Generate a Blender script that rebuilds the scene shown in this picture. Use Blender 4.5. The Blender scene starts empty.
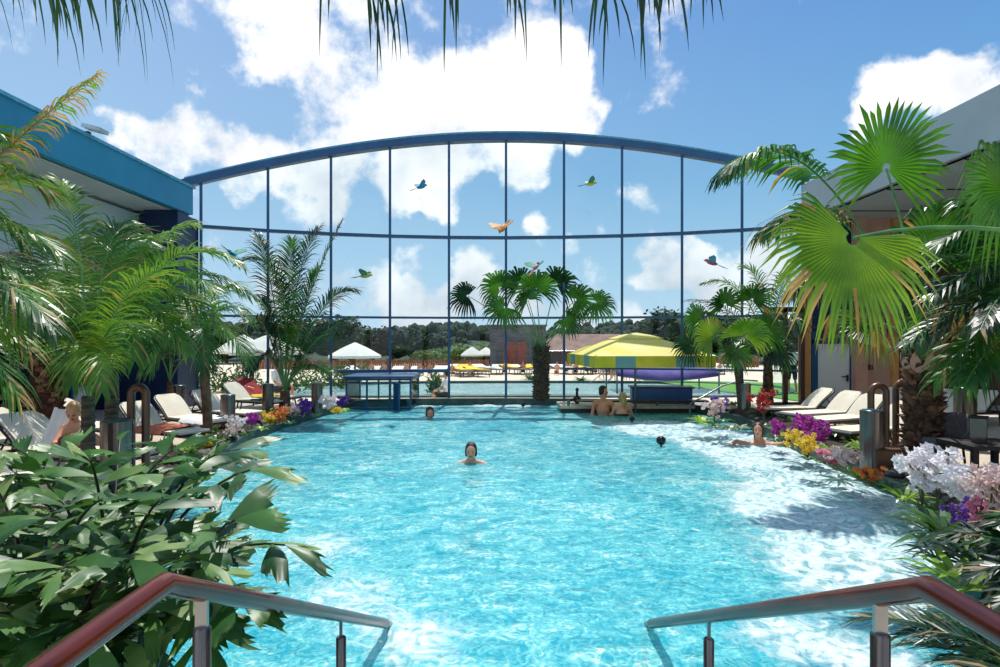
import bpy, bmesh, math, random
from mathutils import Vector, Matrix, noise
from mathutils.geometry import tessellate_polygon
C = bpy.context.scene.collection
PI = math.pi
V = Vector
RND = random.Random(7)
CAMZ = 1.8; HOR = 340.0; F = 600.0
UP = V((0, 0, 1))

def P(px, py, d):
    return V(((px - 500) / F * d, d, CAMZ + (HOR - py) / F * d))
def G(px, py, z=0.0):
    d = (CAMZ - z) * F / (py - HOR)
    return V(((px - 500) / F * d, d, z))
def rad(a): return math.radians(a)
def lin(c):
    return tuple(((x / 255) / 12.92 if x / 255 <= .04045 else ((x / 255 + .055) / 1.055) ** 2.4) for x in c)

# ------------------------------------------------------------------ materials
def new_mat(name):
    m = bpy.data.materials.new(name); m.use_nodes = True
    nt = m.node_tree; nt.nodes.clear()
    out = nt.nodes.new('ShaderNodeOutputMaterial')
    return m, nt, out
def pbr(name, rgb, rough=.6, metal=0., rgb2=None, scale=8., bump=0., bscale=40., stretch=None, spec=.5, dist=.02, detail=4.):
    m, nt, out = new_mat(name); N = nt.nodes.new; L = nt.links.new
    b = N('ShaderNodeBsdfPrincipled'); L(b.outputs[0], out.inputs[0])
    b.inputs['Roughness'].default_value = rough; b.inputs['Metallic'].default_value = metal
    b.inputs['Specular IOR Level'].default_value = spec
    tc = N('ShaderNodeTexCoord'); mp = N('ShaderNodeMapping'); L(tc.outputs['Object'], mp.inputs[0])
    if stretch: mp.inputs['Scale'].default_value = stretch
    if rgb2 is None: rgb2 = tuple(x * .85 for x in rgb)
    n = N('ShaderNodeTexNoise'); n.inputs['Scale'].default_value = scale; n.inputs['Detail'].default_value = detail
    L(mp.outputs[0], n.inputs['Vector'])
    r = N('ShaderNodeValToRGB'); r.color_ramp.elements[0].position = .35; r.color_ramp.elements[1].position = .65
    r.color_ramp.elements[0].color = (*lin(rgb), 1); r.color_ramp.elements[1].color = (*lin(rgb2), 1)
    L(n.outputs['Fac'], r.inputs[0]); L(r.outputs[0], b.inputs['Base Color'])
    if bump:
        n2 = N('ShaderNodeTexNoise'); n2.inputs['Scale'].default_value = bscale; L(mp.outputs[0], n2.inputs['Vector'])
        bp = N('ShaderNodeBump'); bp.inputs['Strength'].default_value = bump; bp.inputs['Distance'].default_value = dist
        L(n2.outputs['Fac'], bp.inputs['Height']); L(bp.outputs[0], b.inputs['Normal'])
    return m
def leafmat(name, rgb, rgb2, trans=.35, rough=.35, scale=1.5, tcol=None):
    m, nt, out = new_mat(name); N = nt.nodes.new; L = nt.links.new
    tc = N('ShaderNodeTexCoord'); n = N('ShaderNodeTexNoise'); n.inputs['Scale'].default_value = scale; n.inputs['Detail'].default_value = 5
    L(tc.outputs['Object'], n.inputs['Vector'])
    r = N('ShaderNodeValToRGB'); r.color_ramp.elements[0].position = .38; r.color_ramp.elements[1].position = .62
    r.color_ramp.elements[0].color = (*lin(rgb), 1); r.color_ramp.elements[1].color = (*lin(rgb2), 1)
    L(n.outputs['Fac'], r.inputs[0])
    b = N('ShaderNodeBsdfPrincipled'); b.inputs['Roughness'].default_value = rough; L(r.outputs[0], b.inputs['Base Color'])
    t = N('ShaderNodeBsdfTranslucent')
    mx = N('ShaderNodeMix'); mx.data_type = 'RGBA'; mx.blend_type = 'MULTIPLY'; mx.inputs[0].default_value = 1
    L(r.outputs[0], mx.inputs[6]); mx.inputs[7].default_value = (*(tcol or (1.6, 1.5, .5)), 1)
    L(mx.outputs[2], t.inputs['Color'])
    ms = N('ShaderNodeMixShader'); ms.inputs[0].default_value = trans
    L(b.outputs[0], ms.inputs[1]); L(t.outputs[0], ms.inputs[2]); L(ms.outputs[0], out.inputs[0])
    return m

M = {}
M['palm_green'] = leafmat('palm_green', (26, 72, 26), (78, 134, 44), .3, .36)
M['palm_lime'] = leafmat('palm_lime', (58, 108, 34), (126, 160, 52), .32, .38)
M['palm_deep'] = leafmat('palm_deep', (14, 44, 26), (34, 78, 36), .2)
M['palm_blue'] = leafmat('palm_blue', (22, 84, 60), (44, 120, 80), .3)
M['dry'] = leafmat('dry_leaf', (134, 104, 64), (190, 160, 104), .3, .6)
M['fishtail'] = leafmat('fishtail_leaf', (24, 70, 30), (76, 118, 52), .2, .42, 3, (1.2, 1.3, .5))
M['fishtail_pale'] = leafmat('fishtail_pale', (88, 124, 62), (144, 164, 104), .22, .45, 4, (1.2, 1.2, .7))
M['leaf'] = leafmat('leaf_green', (32, 72, 32), (76, 116, 46), .25)
M['leaf_light'] = leafmat('leaf_light', (110, 150, 60), (160, 184, 90), .35)
M['leaf_grey'] = leafmat('leaf_grey', (120, 142, 120), (164, 180, 158), .2)
M['tree_leaf'] = leafmat('tree_leaf', (18, 38, 26), (42, 66, 36), .1, .9, .5)
M['tree_leaf2'] = leafmat('tree_leaf_pale', (62, 88, 42), (98, 124, 62), .15, .8, .5)
M['stem'] = pbr('stem', (70, 84, 40), .5, rgb2=(100, 104, 56))
M['petiole'] = pbr('petiole', (70, 128, 70), .35, rgb2=(112, 158, 90), scale=3)
M['darkstem'] = pbr('dark_stem', (26, 28, 18), .5, rgb2=(52, 50, 30))
M['bark_red'] = pbr('bark_red', (96, 54, 36), .9, rgb2=(52, 30, 22), scale=14, bump=.8, bscale=30)
M['bark'] = pbr('bark', (112, 84, 60), .9, rgb2=(54, 38, 28), scale=16, bump=.8, bscale=30)
M['bark_ring'] = pbr('bark_ring', (92, 80, 64), .8, rgb2=(48, 44, 36), scale=6, bump=.4, bscale=25, stretch=(1, 1, 6))
M['bark_slim'] = pbr('bark_slim', (132, 98, 74), .85, rgb2=(84, 60, 46), scale=9, bump=.5, bscale=30)
M['husk'] = pbr('husk', (168, 122, 96), .8, rgb2=(92, 64, 46), scale=10)
M['blue_metal'] = pbr('blue_metal', (24, 84, 124), .4, rgb2=(20, 74, 112), scale=2)
M['navy'] = pbr('navy_panel', (18, 42, 84), .4, rgb2=(14, 34, 72), scale=1)
M['fascia'] = pbr('fascia_blue', (26, 142, 174), .45, rgb2=(22, 130, 164), scale=1)
M['fascia_edge'] = pbr('fascia_edge', (84, 166, 196), .4)
M['soffit'] = pbr('soffit_grey', (188, 198, 200), .7, rgb2=(178, 188, 190), scale=1)
M['fasciaR'] = pbr('fascia_grey', (176, 182, 184), .6, rgb2=(166, 172, 175), scale=1)
M['orange_wall'] = pbr('orange_wall', (214, 158, 96), .8, rgb2=(200, 142, 84), scale=3)
M['pink_wall'] = pbr('pink_wall', (208, 160, 138), .8, rgb2=(196, 146, 126), scale=3)
M['wood_dark'] = pbr('wood_dark', (92, 58, 38), .5, rgb2=(60, 36, 24), scale=5, stretch=(6, 6, .6))
M['door_white'] = pbr('door_white', (226, 226, 222), .5, rgb2=(218, 218, 214), scale=1)
M['door_pink'] = pbr('door_pink', (186, 152, 140), .5, rgb2=(176, 142, 130), scale=1)
M['frame_dark'] = pbr('frame_dark', (28, 24, 24), .4, rgb2=(40, 34, 32))
M['fabric_white'] = pbr('fabric_white', (226, 218, 198), .85, rgb2=(214, 205, 184), scale=3, bump=.15, bscale=120)
M['towel_white'] = pbr('towel_white', (244, 244, 244), .95, rgb2=(232, 234, 236), scale=4, bump=.5, bscale=60)
M['towel_yellow'] = pbr('towel_yellow', (238, 200, 60), .9, rgb2=(226, 180, 44), scale=3, bump=.3, bscale=60)
M['towel_red'] = pbr('towel_red', (190, 52, 44), .9, rgb2=(120, 34, 36), scale=2, bump=.3, stretch=(1, 8, 1))
M['towel_salmon'] = pbr('towel_salmon', (214, 120, 92), .9, rgb2=(196, 98, 76), scale=3, bump=.3)
M['towel_green'] = pbr('towel_green', (38, 120, 104), .9, rgb2=(60, 146, 120), scale=3, bump=.3)
M['steel'] = pbr('steel', (170, 172, 172), .28, 1., rgb2=(150, 152, 152), scale=3)
M['bronze'] = pbr('bronze_tube', (124, 92, 74), .36, .55, rgb2=(98, 72, 60), scale=4)
M['bollard'] = pbr('bollard_metal', (128, 118, 112), .24, .85, rgb2=(112, 102, 98), scale=3)
M['bollard_cap'] = pbr('bollard_cap', (92, 120, 126), .3, .7)
M['rail'] = pbr('rail_wood', (112, 44, 26), .2, .35, rgb2=(72, 28, 20), scale=3, stretch=(3, .5, 3), spec=.8)
M['black'] = pbr('black_gloss', (12, 14, 16), .25, rgb2=(18, 20, 24))
M['wicker'] = pbr('wicker_grey', (120, 112, 112), .7, rgb2=(74, 68, 70), scale=60, bump=.7, bscale=80, detail=1)
M['wicker_dark'] = pbr('wicker_dark', (44, 36, 34), .6, rgb2=(24, 20, 20), scale=60, bump=.6, bscale=80)
M['soil'] = pbr('soil', (62, 48, 38), .95, rgb2=(34, 26, 22), scale=14, bump=.8, bscale=40)
M['rock'] = pbr('rock', (126, 116, 106), .85, rgb2=(72, 68, 64), scale=5, bump=.5, bscale=20)
M['rock_dark'] = pbr('rock_dark', (60, 58, 56), .6, rgb2=(30, 32, 32), scale=5, bump=.5, bscale=20)
M['kerb'] = pbr('kerb_stone', (56, 78, 70), .5, rgb2=(32, 50, 46), scale=5, bump=.3)
M['pooltile'] = pbr('pool_tile', (150, 232, 240), .5, rgb2=(120, 216, 230), scale=3)
M['sand'] = pbr('sand', (226, 208, 182), .9, rgb2=(212, 190, 164), scale=.6)
M['shingle'] = pbr('shingle', (96, 96, 100), .85, rgb2=(64, 64, 70), scale=1.5, bump=.7, bscale=6, stretch=(1, 1, 4))
M['redwood'] = pbr('red_wood', (148, 70, 50), .7, rgb2=(112, 50, 38), scale=3, stretch=(5, 5, .5))
M['rooftile'] = pbr('brown_roof', (138, 100, 84), .8, rgb2=(104, 76, 66), scale=1.5, bump=.6, bscale=5)
M['reed'] = pbr('reed_fence', (164, 106, 66), .9, rgb2=(112, 70, 44), scale=3, stretch=(6, 6, .4), bump=.5)
M['parasol_white'] = leafmat('parasol_white', (244, 242, 234), (236, 232, 222), .3, .8, 2, (1, 1, .95))
M['parasol_yellow'] = leafmat('parasol_yellow', (252, 232, 112), (250, 238, 156), .3, .8, 1.2, (1, 1, .8))
M['valance_yellow'] = leafmat('valance_yellow', (204, 200, 44), (226, 208, 66), .3, .8, 3, (1, 1, .8))
M['valance_grey'] = leafmat('valance_grey', (128, 172, 162), (120, 164, 156), .25, .8, 3, (1, 1, 1))
M['purple'] = leafmat('purple_fabric', (112, 92, 170), (92, 76, 150), .3, .8, 2, (1, 1, 1))
M['blue_tub'] = pbr('blue_panel', (30, 84, 168), .4, rgb2=(26, 70, 150), scale=2)
M['grass'] = pbr('grass', (104, 156, 54), .9, rgb2=(80, 132, 44), scale=4, bump=.6)
M['skin'] = pbr('skin', (220, 164, 132), .5, rgb2=(206, 146, 116), scale=5)
M['skin_tan'] = pbr('skin_tan', (206, 142, 106), .5, rgb2=(190, 122, 90), scale=5)
M['hair_dark'] = pbr('hair_dark', (42, 26, 22), .5, rgb2=(24, 16, 14), scale=30, bump=.6, bscale=60)
M['hair_red'] = pbr('hair_auburn', (84, 34, 30), .5, rgb2=(50, 22, 22), scale=30, bump=.6)
M['hair_blond'] = pbr('hair_blond', (206, 170, 112), .5, rgb2=(170, 132, 84), scale=30, bump=.6)
M['lips'] = pbr('lips', (176, 84, 76), .4)
M['eye'] = pbr('eye_dark', (30, 24, 24), .3)
M['trunks_blue'] = pbr('swim_blue', (40, 70, 130), .8); M['trunks_red'] = pbr('swim_red', (176, 50, 48), .8)
M['cloth_black'] = pbr('swim_black', (30, 30, 34), .8); M['cloth_white'] = pbr('shirt_white', (236, 236, 236), .8)
for k, c, c2 in (('white', (250, 246, 244), (236, 228, 232)), ('magenta', (196, 44, 168), (150, 30, 140)), ('purple', (120, 60, 170), (88, 40, 140)),
                 ('yellow', (244, 212, 70), (226, 184, 40)), ('pink', (232, 150, 170), (210, 110, 140)), ('orange', (232, 140, 60), (212, 104, 50)),
                 ('red', (200, 50, 44), (170, 36, 36)), ('blush', (236, 214, 206), (214, 180, 176))):
    M['fl_' + k] = leafmat('flower_' + k, c, c2, .35, .6, 8, (1, 1, 1))
MIDX = None

def deckmat():
    m, nt, out = new_mat('deck_stone'); N = nt.nodes.new; L = nt.links.new
    b = N('ShaderNodeBsdfPrincipled'); b.inputs['Roughness'].default_value = .7; L(b.outputs[0], out.inputs[0])
    tc = N('ShaderNodeTexCoord'); br = N('ShaderNodeTexBrick'); L(tc.outputs['Object'], br.inputs[0])
    br.inputs['Scale'].default_value = 2.2; br.inputs['Mortar Size'].default_value = .012
    br.inputs['Color1'].default_value = (*lin((206, 192, 170)), 1); br.inputs['Color2'].default_value = (*lin((190, 176, 156)), 1)
    br.inputs['Mortar'].default_value = (*lin((130, 120, 108)), 1)
    L(br.outputs[0], b.inputs['Base Color'])
    return m
M['deck'] = deckmat()

def glassmat(name, tint, refl):
    m, nt, out = new_mat(name); N = nt.nodes.new; L = nt.links.new
    t = N('ShaderNodeBsdfTransparent'); t.inputs[0].default_value = (*tint, 1)
    g = N('ShaderNodeBsdfGlossy'); g.inputs['Roughness'].default_value = .02
    fr = N('ShaderNodeFresnel'); fr.inputs[0].default_value = 1.45
    mt = N('ShaderNodeMath'); mt.operation = 'MULTIPLY'; mt.inputs[1].default_value = refl; L(fr.outputs[0], mt.inputs[0])
    ms = N('ShaderNodeMixShader'); L(mt.outputs[0], ms.inputs[0]); L(t.outputs[0], ms.inputs[1]); L(g.outputs[0], ms.inputs[2]); L(ms.outputs[0], out.inputs[0])
    return m
M['glass'] = glassmat('facade_glass', (.90, .965, .97), 1.0)
M['darkglass'] = glassmat('door_glass', (.5, .56, .6), 1.6)

def watermat(name, cd, cl, tint, foam=True, body=.62, s1=3.2):
    m, nt, out = new_mat(name); N = nt.nodes.new; L = nt.links.new
    tc = N('ShaderNodeTexCoord')
    def nz(scale, detail=3., dist=.6, st=(1, 1, 1)):
        mp = N('ShaderNodeMapping'); mp.inputs['Scale'].default_value = st; L(tc.outputs['Object'], mp.inputs[0])
        n = N('ShaderNodeTexNoise'); n.inputs['Scale'].default_value = scale; n.inputs['Detail'].default_value = detail; n.inputs['Distortion'].default_value = dist
        L(mp.outputs[0], n.inputs['Vector']); return n.outputs['Fac']
    def math_(op, a, b_):
        x = N('ShaderNodeMath'); x.operation = op
        for i, v in enumerate((a, b_)):
            if isinstance(v, (int, float)): x.inputs[i].default_value = v
            else: L(v, x.inputs[i])
        return x.outputs[0]
    a = nz(s1, 3, 1.6, (.8, 1.3, 1)); b2 = nz(13, 4, 2.0); c3 = nz(.45, 2, .4)  # noise mottles the aerated water's colour in place of light refracted by ripples
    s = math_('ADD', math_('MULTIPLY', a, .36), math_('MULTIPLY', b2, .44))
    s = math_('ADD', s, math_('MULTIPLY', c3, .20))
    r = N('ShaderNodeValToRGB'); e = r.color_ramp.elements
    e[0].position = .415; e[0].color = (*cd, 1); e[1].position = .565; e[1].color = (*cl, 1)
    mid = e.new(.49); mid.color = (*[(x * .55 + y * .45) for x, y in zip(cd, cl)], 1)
    tp = e.new(.605); tp.color = (.84, .95, .94, 1)  # near-white stop paints sun sparkle into the water colour
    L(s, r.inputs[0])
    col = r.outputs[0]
    at = N('ShaderNodeAttribute'); at.attribute_name = 'foam'
    f1 = nz(5, 5, 2.0); f2 = math_('MULTIPLY', math_('SUBTRACT', f1, .5), 1.4)
    fm = math_('ADD', at.outputs['Fac'], f2)
    mr = N('ShaderNodeMapRange'); mr.interpolation_type = 'SMOOTHSTEP'
    mr.inputs['From Min'].default_value = .3; mr.inputs['From Max'].default_value = .95; L(fm, mr.inputs['Value'])
    fo = mr.outputs[0] if foam else 0.0
    mx = N('ShaderNodeMix'); mx.data_type = 'RGBA'
    if foam: L(fo, mx.inputs[0])
    else: mx.inputs[0].default_value = 0
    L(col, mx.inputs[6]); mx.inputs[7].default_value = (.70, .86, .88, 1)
    hb = math_('ADD', math_('MULTIPLY', a, 1.0), math_('MULTIPLY', b2, .5))
    bp = N('ShaderNodeBump'); bp.inputs['Strength'].default_value = .5; bp.inputs['Distance'].default_value = .12; L(hb, bp.inputs['Height'])
    d = N('ShaderNodeBsdfDiffuse'); L(mx.outputs[2], d.inputs[0]); L(bp.outputs[0], d.inputs['Normal'])
    t = N('ShaderNodeBsdfTransparent'); t.inputs[0].default_value = (*tint, 1)
    ms = N('ShaderNodeMixShader')
    L(math_('MAXIMUM', fo if foam else 0., body), ms.inputs[0])
    L(t.outputs[0], ms.inputs[1]); L(d.outputs[0], ms.inputs[2])
    g = N('ShaderNodeBsdfGlossy'); g.inputs['Roughness'].default_value = .06; L(bp.outputs[0], g.inputs['Normal'])
    fr = N('ShaderNodeFresnel'); fr.inputs[0].default_value = 1.33; L(bp.outputs[0], fr.inputs['Normal'])
    ms2 = N('ShaderNodeMixShader'); L(math_('MULTIPLY', fr.outputs[0], .75), ms2.inputs[0]); L(ms.outputs[0], ms2.inputs[1]); L(g.outputs[0], ms2.inputs[2])
    L(ms2.outputs[0], out.inputs[0])
    return m
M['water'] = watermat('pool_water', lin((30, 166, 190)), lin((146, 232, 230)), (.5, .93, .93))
M['water_out'] = watermat('outdoor_water', lin((120, 158, 146)), lin((186, 206, 194)), (.75, .9, .85), foam=False, body=.5)

# ------------------------------------------------------------------ mesh builder
class MB:
    def __init__(s): s.v = []; s.f = []; s.m = []; s.sm = []
    def add(s, vs, fs, mi=0, smooth=False):
        o = len(s.v); s.v.extend([tuple(x) for x in vs])
        for f in fs: s.f.append(tuple(i + o for i in f)); s.m.append(mi); s.sm.append(smooth)
    def box(s, c, d, rz=0, mi=0, rot=None):
        c = V(c); hx, hy, hz = d[0] / 2, d[1] / 2, d[2] / 2
        R = rot if rot is not None else Matrix.Rotation(rz, 3, 'Z')
        vs = [c + R @ V((sx * hx, sy * hy, sz * hz)) for sx in (-1, 1) for sy in (-1, 1) for sz in (-1, 1)]
        s.add(vs, [(0, 1, 3, 2), (4, 6, 7, 5), (0, 4, 5, 1), (2, 3, 7, 6), (0, 2, 6, 4), (1, 5, 7, 3)], mi)
    def bar(s, a, b, w, h, mi=0):
        a = V(a); b = V(b); t = (b - a); L = t.length; t.normalize()
        sd = t.cross(UP)
        if sd.length < 1e-4: sd = V((1, 0, 0))
        sd.normalize(); u = sd.cross(t)
        R = Matrix((sd, t, u)).transposed()
        s.box((a + b) / 2, (w, L, h), mi=mi, rot=R)
    def tube(s, pts, rs, n=10, mi=0, caps=True, smooth=True, flat=1.0):
        pts = [V(p) for p in pts]
        if not isinstance(rs, (list, tuple)): rs = [rs] * len(pts)
        vs = []; prev = None
        for i, p in enumerate(pts):
            t = (pts[min(i + 1, len(pts) - 1)] - pts[max(i - 1, 0)]).normalized()
            if prev is None:
                a = t.cross(UP)
                if a.length < .05: a = t.cross(V((0, 1, 0)))
                a.normalize()
            else:
                a = prev - t * prev.dot(t)
                a.normalize()
            prev = a; b = t.cross(a)
            for k in range(n):
                q = 2 * PI * k / n
                vs.append(p + (a * math.cos(q) + b * math.sin(q) * flat) * rs[i])
        fs = []
        for i in range(len(pts) - 1):
            for k in range(n):
                k2 = (k + 1) % n
                fs.append((i * n + k, i * n + k2, (i + 1) * n + k2, (i + 1) * n + k))
        s.add(vs, fs, mi, smooth)
        if caps:
            s.add(vs[:n], [tuple(range(n - 1, -1, -1))], mi); s.add(vs[-n:], [tuple(range(n))], mi)
    def lathe(s, prof, c=(0, 0, 0), n=20, mi=0, smooth=True):
        c = V(c); vs = []
        for r, z in prof:
            for k in range(n):
                q = 2 * PI * k / n; vs.append(c + V((r * math.cos(q), r * math.sin(q), z)))
        fs = []
        for i in range(len(prof) - 1):
            for k in range(n):
                k2 = (k + 1) % n; fs.append((i * n + k, i * n + k2, (i + 1) * n + k2, (i + 1) * n + k))
        s.add(vs, fs, mi, smooth)
    def ball(s, c, r, n=12, m=8, mi=0, rot=None, nz=0., seed=0):
        c = V(c); r = V(r) if hasattr(r, '__len__') else V((r, r, r)); vs = []
        for i in range(m + 1):
            a = PI * i / m
            for k in range(n):
                q = 2 * PI * k / n
                w = V((math.sin(a) * math.cos(q), math.sin(a) * math.sin(q), math.cos(a)))
                if nz: w *= 1 + nz * noise.noise(w * 1.7 + V((seed * 3.1, seed * 1.7, 0)))
                w = V((w.x * r.x, w.y * r.y, w.z * r.z))
                if rot is not None: w = rot @ w
                vs.append(c + w)
        fs = []
        for i in range(m):
            for k in range(n):
                k2 = (k + 1) % n
                fs.append((i * n + k, (i + 1) * n + k, (i + 1) * n + k2, i * n + k2))
        s.add(vs, fs, mi, True)
    def cap(s, a, b, ra, rb, n=12):
        a = V(a); b = V(b); s.tube([a, b], [ra, rb], n=n); s.ball(a, ra, n, 8); s.ball(b, rb, n, 8)
    def build(s, name, mats, parent=None, loc=None):
        me = bpy.data.meshes.new(name); me.from_pydata(s.v, [], s.f); me.update()
        if not isinstance(mats, (list, tuple)): mats = [mats]
        for m in mats: me.materials.append(m)
        me.polygons.foreach_set('material_index', s.m); me.polygons.foreach_set('use_smooth', s.sm)
        o = bpy.data.objects.new(name, me); C.objects.link(o)
        if parent: o.parent = parent
        if loc is not None: o.location = loc
        return o
def tag(o, label, cat, group=None, kind=None):
    o['label'] = label; o['category'] = cat
    if group: o['group'] = group
    if kind: o['kind'] = kind
    return o
def struct(o): o['kind'] = 'structure'; return o
def thing(name, label, cat, loc=(0, 0, 0), rz=0, group=None, sc=1):
    o = bpy.data.objects.new(name, None); C.objects.link(o); o.location = loc; o.rotation_euler = (0, 0, rz); o.scale = (sc,) * 3
    o.empty_display_size = .1
    return tag(o, label, cat, group)
def dup(root, loc, rz, label, group=None, sc=1):
    r = root.copy(); C.objects.link(r); r.location = loc; r.rotation_euler = (0, 0, rz); r.scale = (sc,) * 3
    r['label'] = label
    if group: r['group'] = group
    for ch in list(root.children):
        c = ch.copy(); C.objects.link(c); c.parent = r
        for g in ch.children:
            d = g.copy(); C.objects.link(d); d.parent = c
    return r
def bez(a, b, c, t): return a * (1 - t) ** 2 + b * 2 * t * (1 - t) + c * t * t
def bezt(a, b, c, t): return ((b - a) * (1 - t) + (c - b) * t).normalized()

# ------------------------------------------------------------------ plants
def leaflet(mb, p, d, L, w, wv, droop, mi, seg=3, tipw=.08):
    d = d.normalized(); vs = []; q = p.copy(); sl = L / seg
    prof = [.45, 1., .75, tipw] if seg == 3 else [.45, 1., .95, .6, tipw]
    for k in range(seg + 1):
        ww = (wv - d * wv.dot(d))
        if ww.length < 1e-3: ww = d.cross(UP)
        ww.normalize(); ww *= w * prof[k] * .5
        vs += [q - ww, q + ww]
        d = (d - UP * droop * (k + .6) / seg).normalized(); q = q + d * sl
    mb.add(vs, [(2 * k, 2 * k + 1, 2 * k + 3, 2 * k + 2) for k in range(seg)], mi)
def pinnate(mb, p0, p1, p2, n=44, L=.5, w=.03, droop=.5, fwd=.55, start=.16, lift=.25, rw=.012, rng=RND, dry=.04, mi=0, seg=3):
    pts = [bez(p0, p1, p2, i / 14) for i in range(15)]
    mb.tube(pts, [rw * (1 - .8 * i / 14) for i in range(15)], n=5, mi=2)
    for i in range(n):
        t = start + (1 - start) * (i + .5) / n
        p = bez(p0, p1, p2, t); T = bezt(p0, p1, p2, t)
        S = T.cross(UP)
        if S.length < .05: S = V((1, 0, 0))
        S.normalize(); U = S.cross(T)
        u = (t - start) / (1 - start)
        LL = L * (.45 + .75 * math.sin(PI * min(1, u * .82 + .12))) * (1 if u < .9 else .8)
        for sd in (-1, 1):
            d = S * sd * (1 - .45 * u) + T * (fwd + .7 * u * u + rng.uniform(-.1, .1)) + U * (lift + rng.uniform(-.14, .14))
            leaflet(mb, p, d, LL * rng.uniform(.85, 1.1), w * rng.uniform(.8, 1.15), T, droop * rng.uniform(.6, 1.4), 1 if rng.random() < dry else mi, seg)
def fan(mb, c, F_, N_, R, n=34, span=280, split=.5, droop=.35, w=1., rng=RND, dry=.0, mi=0, fold=.1):
    F_ = F_.normalized(); S = F_.cross(N_).normalized(); N_ = S.cross(F_).normalized()
    sp = rad(span); da = sp / n
    def pt(a, r, h): return c + (F_ * math.cos(a) + S * math.sin(a)) * r + N_ * (h + fold * r * math.cos(a * .5))
    for i in range(n):
        a = -sp / 2 + da * (i + .5)
        RR = R * (.78 + .22 * math.cos(a * .6)) * rng.uniform(.92, 1.06)
        rs = RR * split * rng.uniform(.9, 1.1); h = rs * da * .25
        dn = lambda k: V((0, 0, -droop * R * k * k))
        l1 = pt(a - da / 2, rs, -h); r1 = pt(a + da / 2, rs, -h); m1 = pt(a, rs, h)
        l0 = pt(a - da / 2, rs * .12, 0); r0 = pt(a + da / 2, rs * .12, 0); m0 = pt(a, rs * .12, 0)
        a2 = a + rng.uniform(-.3, .3) * da
        q = .34 * da
        l2 = pt(a2 - q, RR * .78, -h * .3) + dn(.5); r2 = pt(a2 + q, RR * .78, -h * .3) + dn(.5); m2 = pt(a2, RR * .78, h * .5) + dn(.5)
        tp = pt(a2, RR * rng.uniform(.94, 1.05), 0) + dn(1.05)
        mm = 1 if rng.random() < dry else mi
        mb.add([l0, m0, r0, l1, m1, r1, l2, m2, r2, tp], [(0, 1, 4, 3), (1, 2, 5, 4)], mi)
        mb.add([l1, m1, r1, l2, m2, r2, tp], [(0, 1, 4, 3), (1, 2, 5, 4), (3, 4, 6), (4, 5, 6)], mm)
def petiole(mb, a, b, c, r=.014, mi=2):
    mb.tube([bez(a, b, c, i / 8) for i in range(9)], [r * (1.3 - .6 * i / 8) for i in range(9)], n=6, mi=mi)

def trunk(kind, H, r, lean=V((0, 0, 0)), rng=RND):
    mb = MB(); n = 14
    if kind == 'ring':
        K = max(8, int(H / .045)); pts = []; rs = []
        for i in range(K * 2 + 1):
            t = i / (K * 2); pts.append(V((0, 0, H * t)) + lean * t * t); rs.append(r * (1.25 - .35 * t) * (1.08 if i % 2 else .96))
        mb.tube(pts, rs, n=n)
    else:
        K = 16; pts = []; rs = []
        for i in range(K + 1):
            t = i / K; pts.append(V((0, 0, H * t)) + lean * t * t)
            rs.append(r * (.72 + .28 * math.sin(PI * min(1, t * .8 + .25))) * (1 + .05 * rng.uniform(-1, 1)))
        mb.tube(pts, rs, n=n)
        if kind == 'boot':
            rows = int(H / .07)
            for j in range(rows):
                t = (j + .3) / rows; cpos = V((0, 0, H * t)) + lean * t * t
                for k in range(9):
                    q = 2 * PI * (k + (j % 2) * .5) / 9 + rng.uniform(-.1, .1)
                    o = V((math.cos(q), math.sin(q), 0)); b = V((-math.sin(q), math.cos(q), 0))
                    base = cpos + o * r * .86; wl = r * .34
                    tip = base + o * r * rng.uniform(.28, .5) + UP * rng.uniform(.06, .13)
                    mb.add([base - b * wl, base + b * wl, tip + b * wl * .35, tip - b * wl * .35, base - b * wl * .7 + UP * .09, base + b * wl * .7 + UP * .09],
                           [(0, 1, 2, 3), (3, 2, 5, 4), (0, 3, 4), (1, 5, 2)], rng.choice((0, 0, 1)))
    return mb

def crown(root, top, n, L, elev=(75, 5), droop=.5, leaf=.5, w=.03, mats=('palm_green', 'dry', 'petiole'), rng=RND, nl=40, az0=0., ldroop=.5, azr=None, rw=.013, dry=.04, start=.16):
    for i in range(n):
        az = az0 + i * 2.399 + rng.uniform(-.2, .2)
        if azr: az = rad(azr[0] + (azr[1] - azr[0]) * ((i * .618) % 1))
        e = rad(elev[0] + (elev[1] - elev[0]) * i / max(1, n - 1) + rng.uniform(-6, 6))
        h = V((math.cos(az), math.sin(az), 0)); LL = L * rng.uniform(.85, 1.1)
        p0 = V(top); p1 = p0 + (h * math.cos(e) + UP * math.sin(e)) * LL * .55
        e2 = e - droop * 1.7
        p2 = p1 + (h * math.cos(e2) + UP * math.sin(e2)) * LL * .55
        mb = MB(); pinnate(mb, p0, p1, p2, nl, leaf, w, ldroop, rng=rng, rw=rw, dry=dry, start=start)
        mb.build('frond', [M[x] for x in mats], root)
def palm(name, label, base, H, r, kind, bark, n, L, group=None, lean=V((0, 0, 0)), **kw):
    root = thing(name, label, 'palm', base, group=group)
    trunk(kind, H, r, lean).build('trunk', [M[bark], M['husk']], root)
    if n: crown(root, V((0, 0, H)) + lean, n, L, **kw)
    return root
def hero_frond(root, pts, **kw):
    mats = kw.pop('mats', ('palm_green', 'dry', 'petiole')); base = root.location
    mb = MB(); pinnate(mb, *[p - base for p in pts], **kw)
    return mb.build('frond', [M[x] for x in mats], root)
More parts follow.
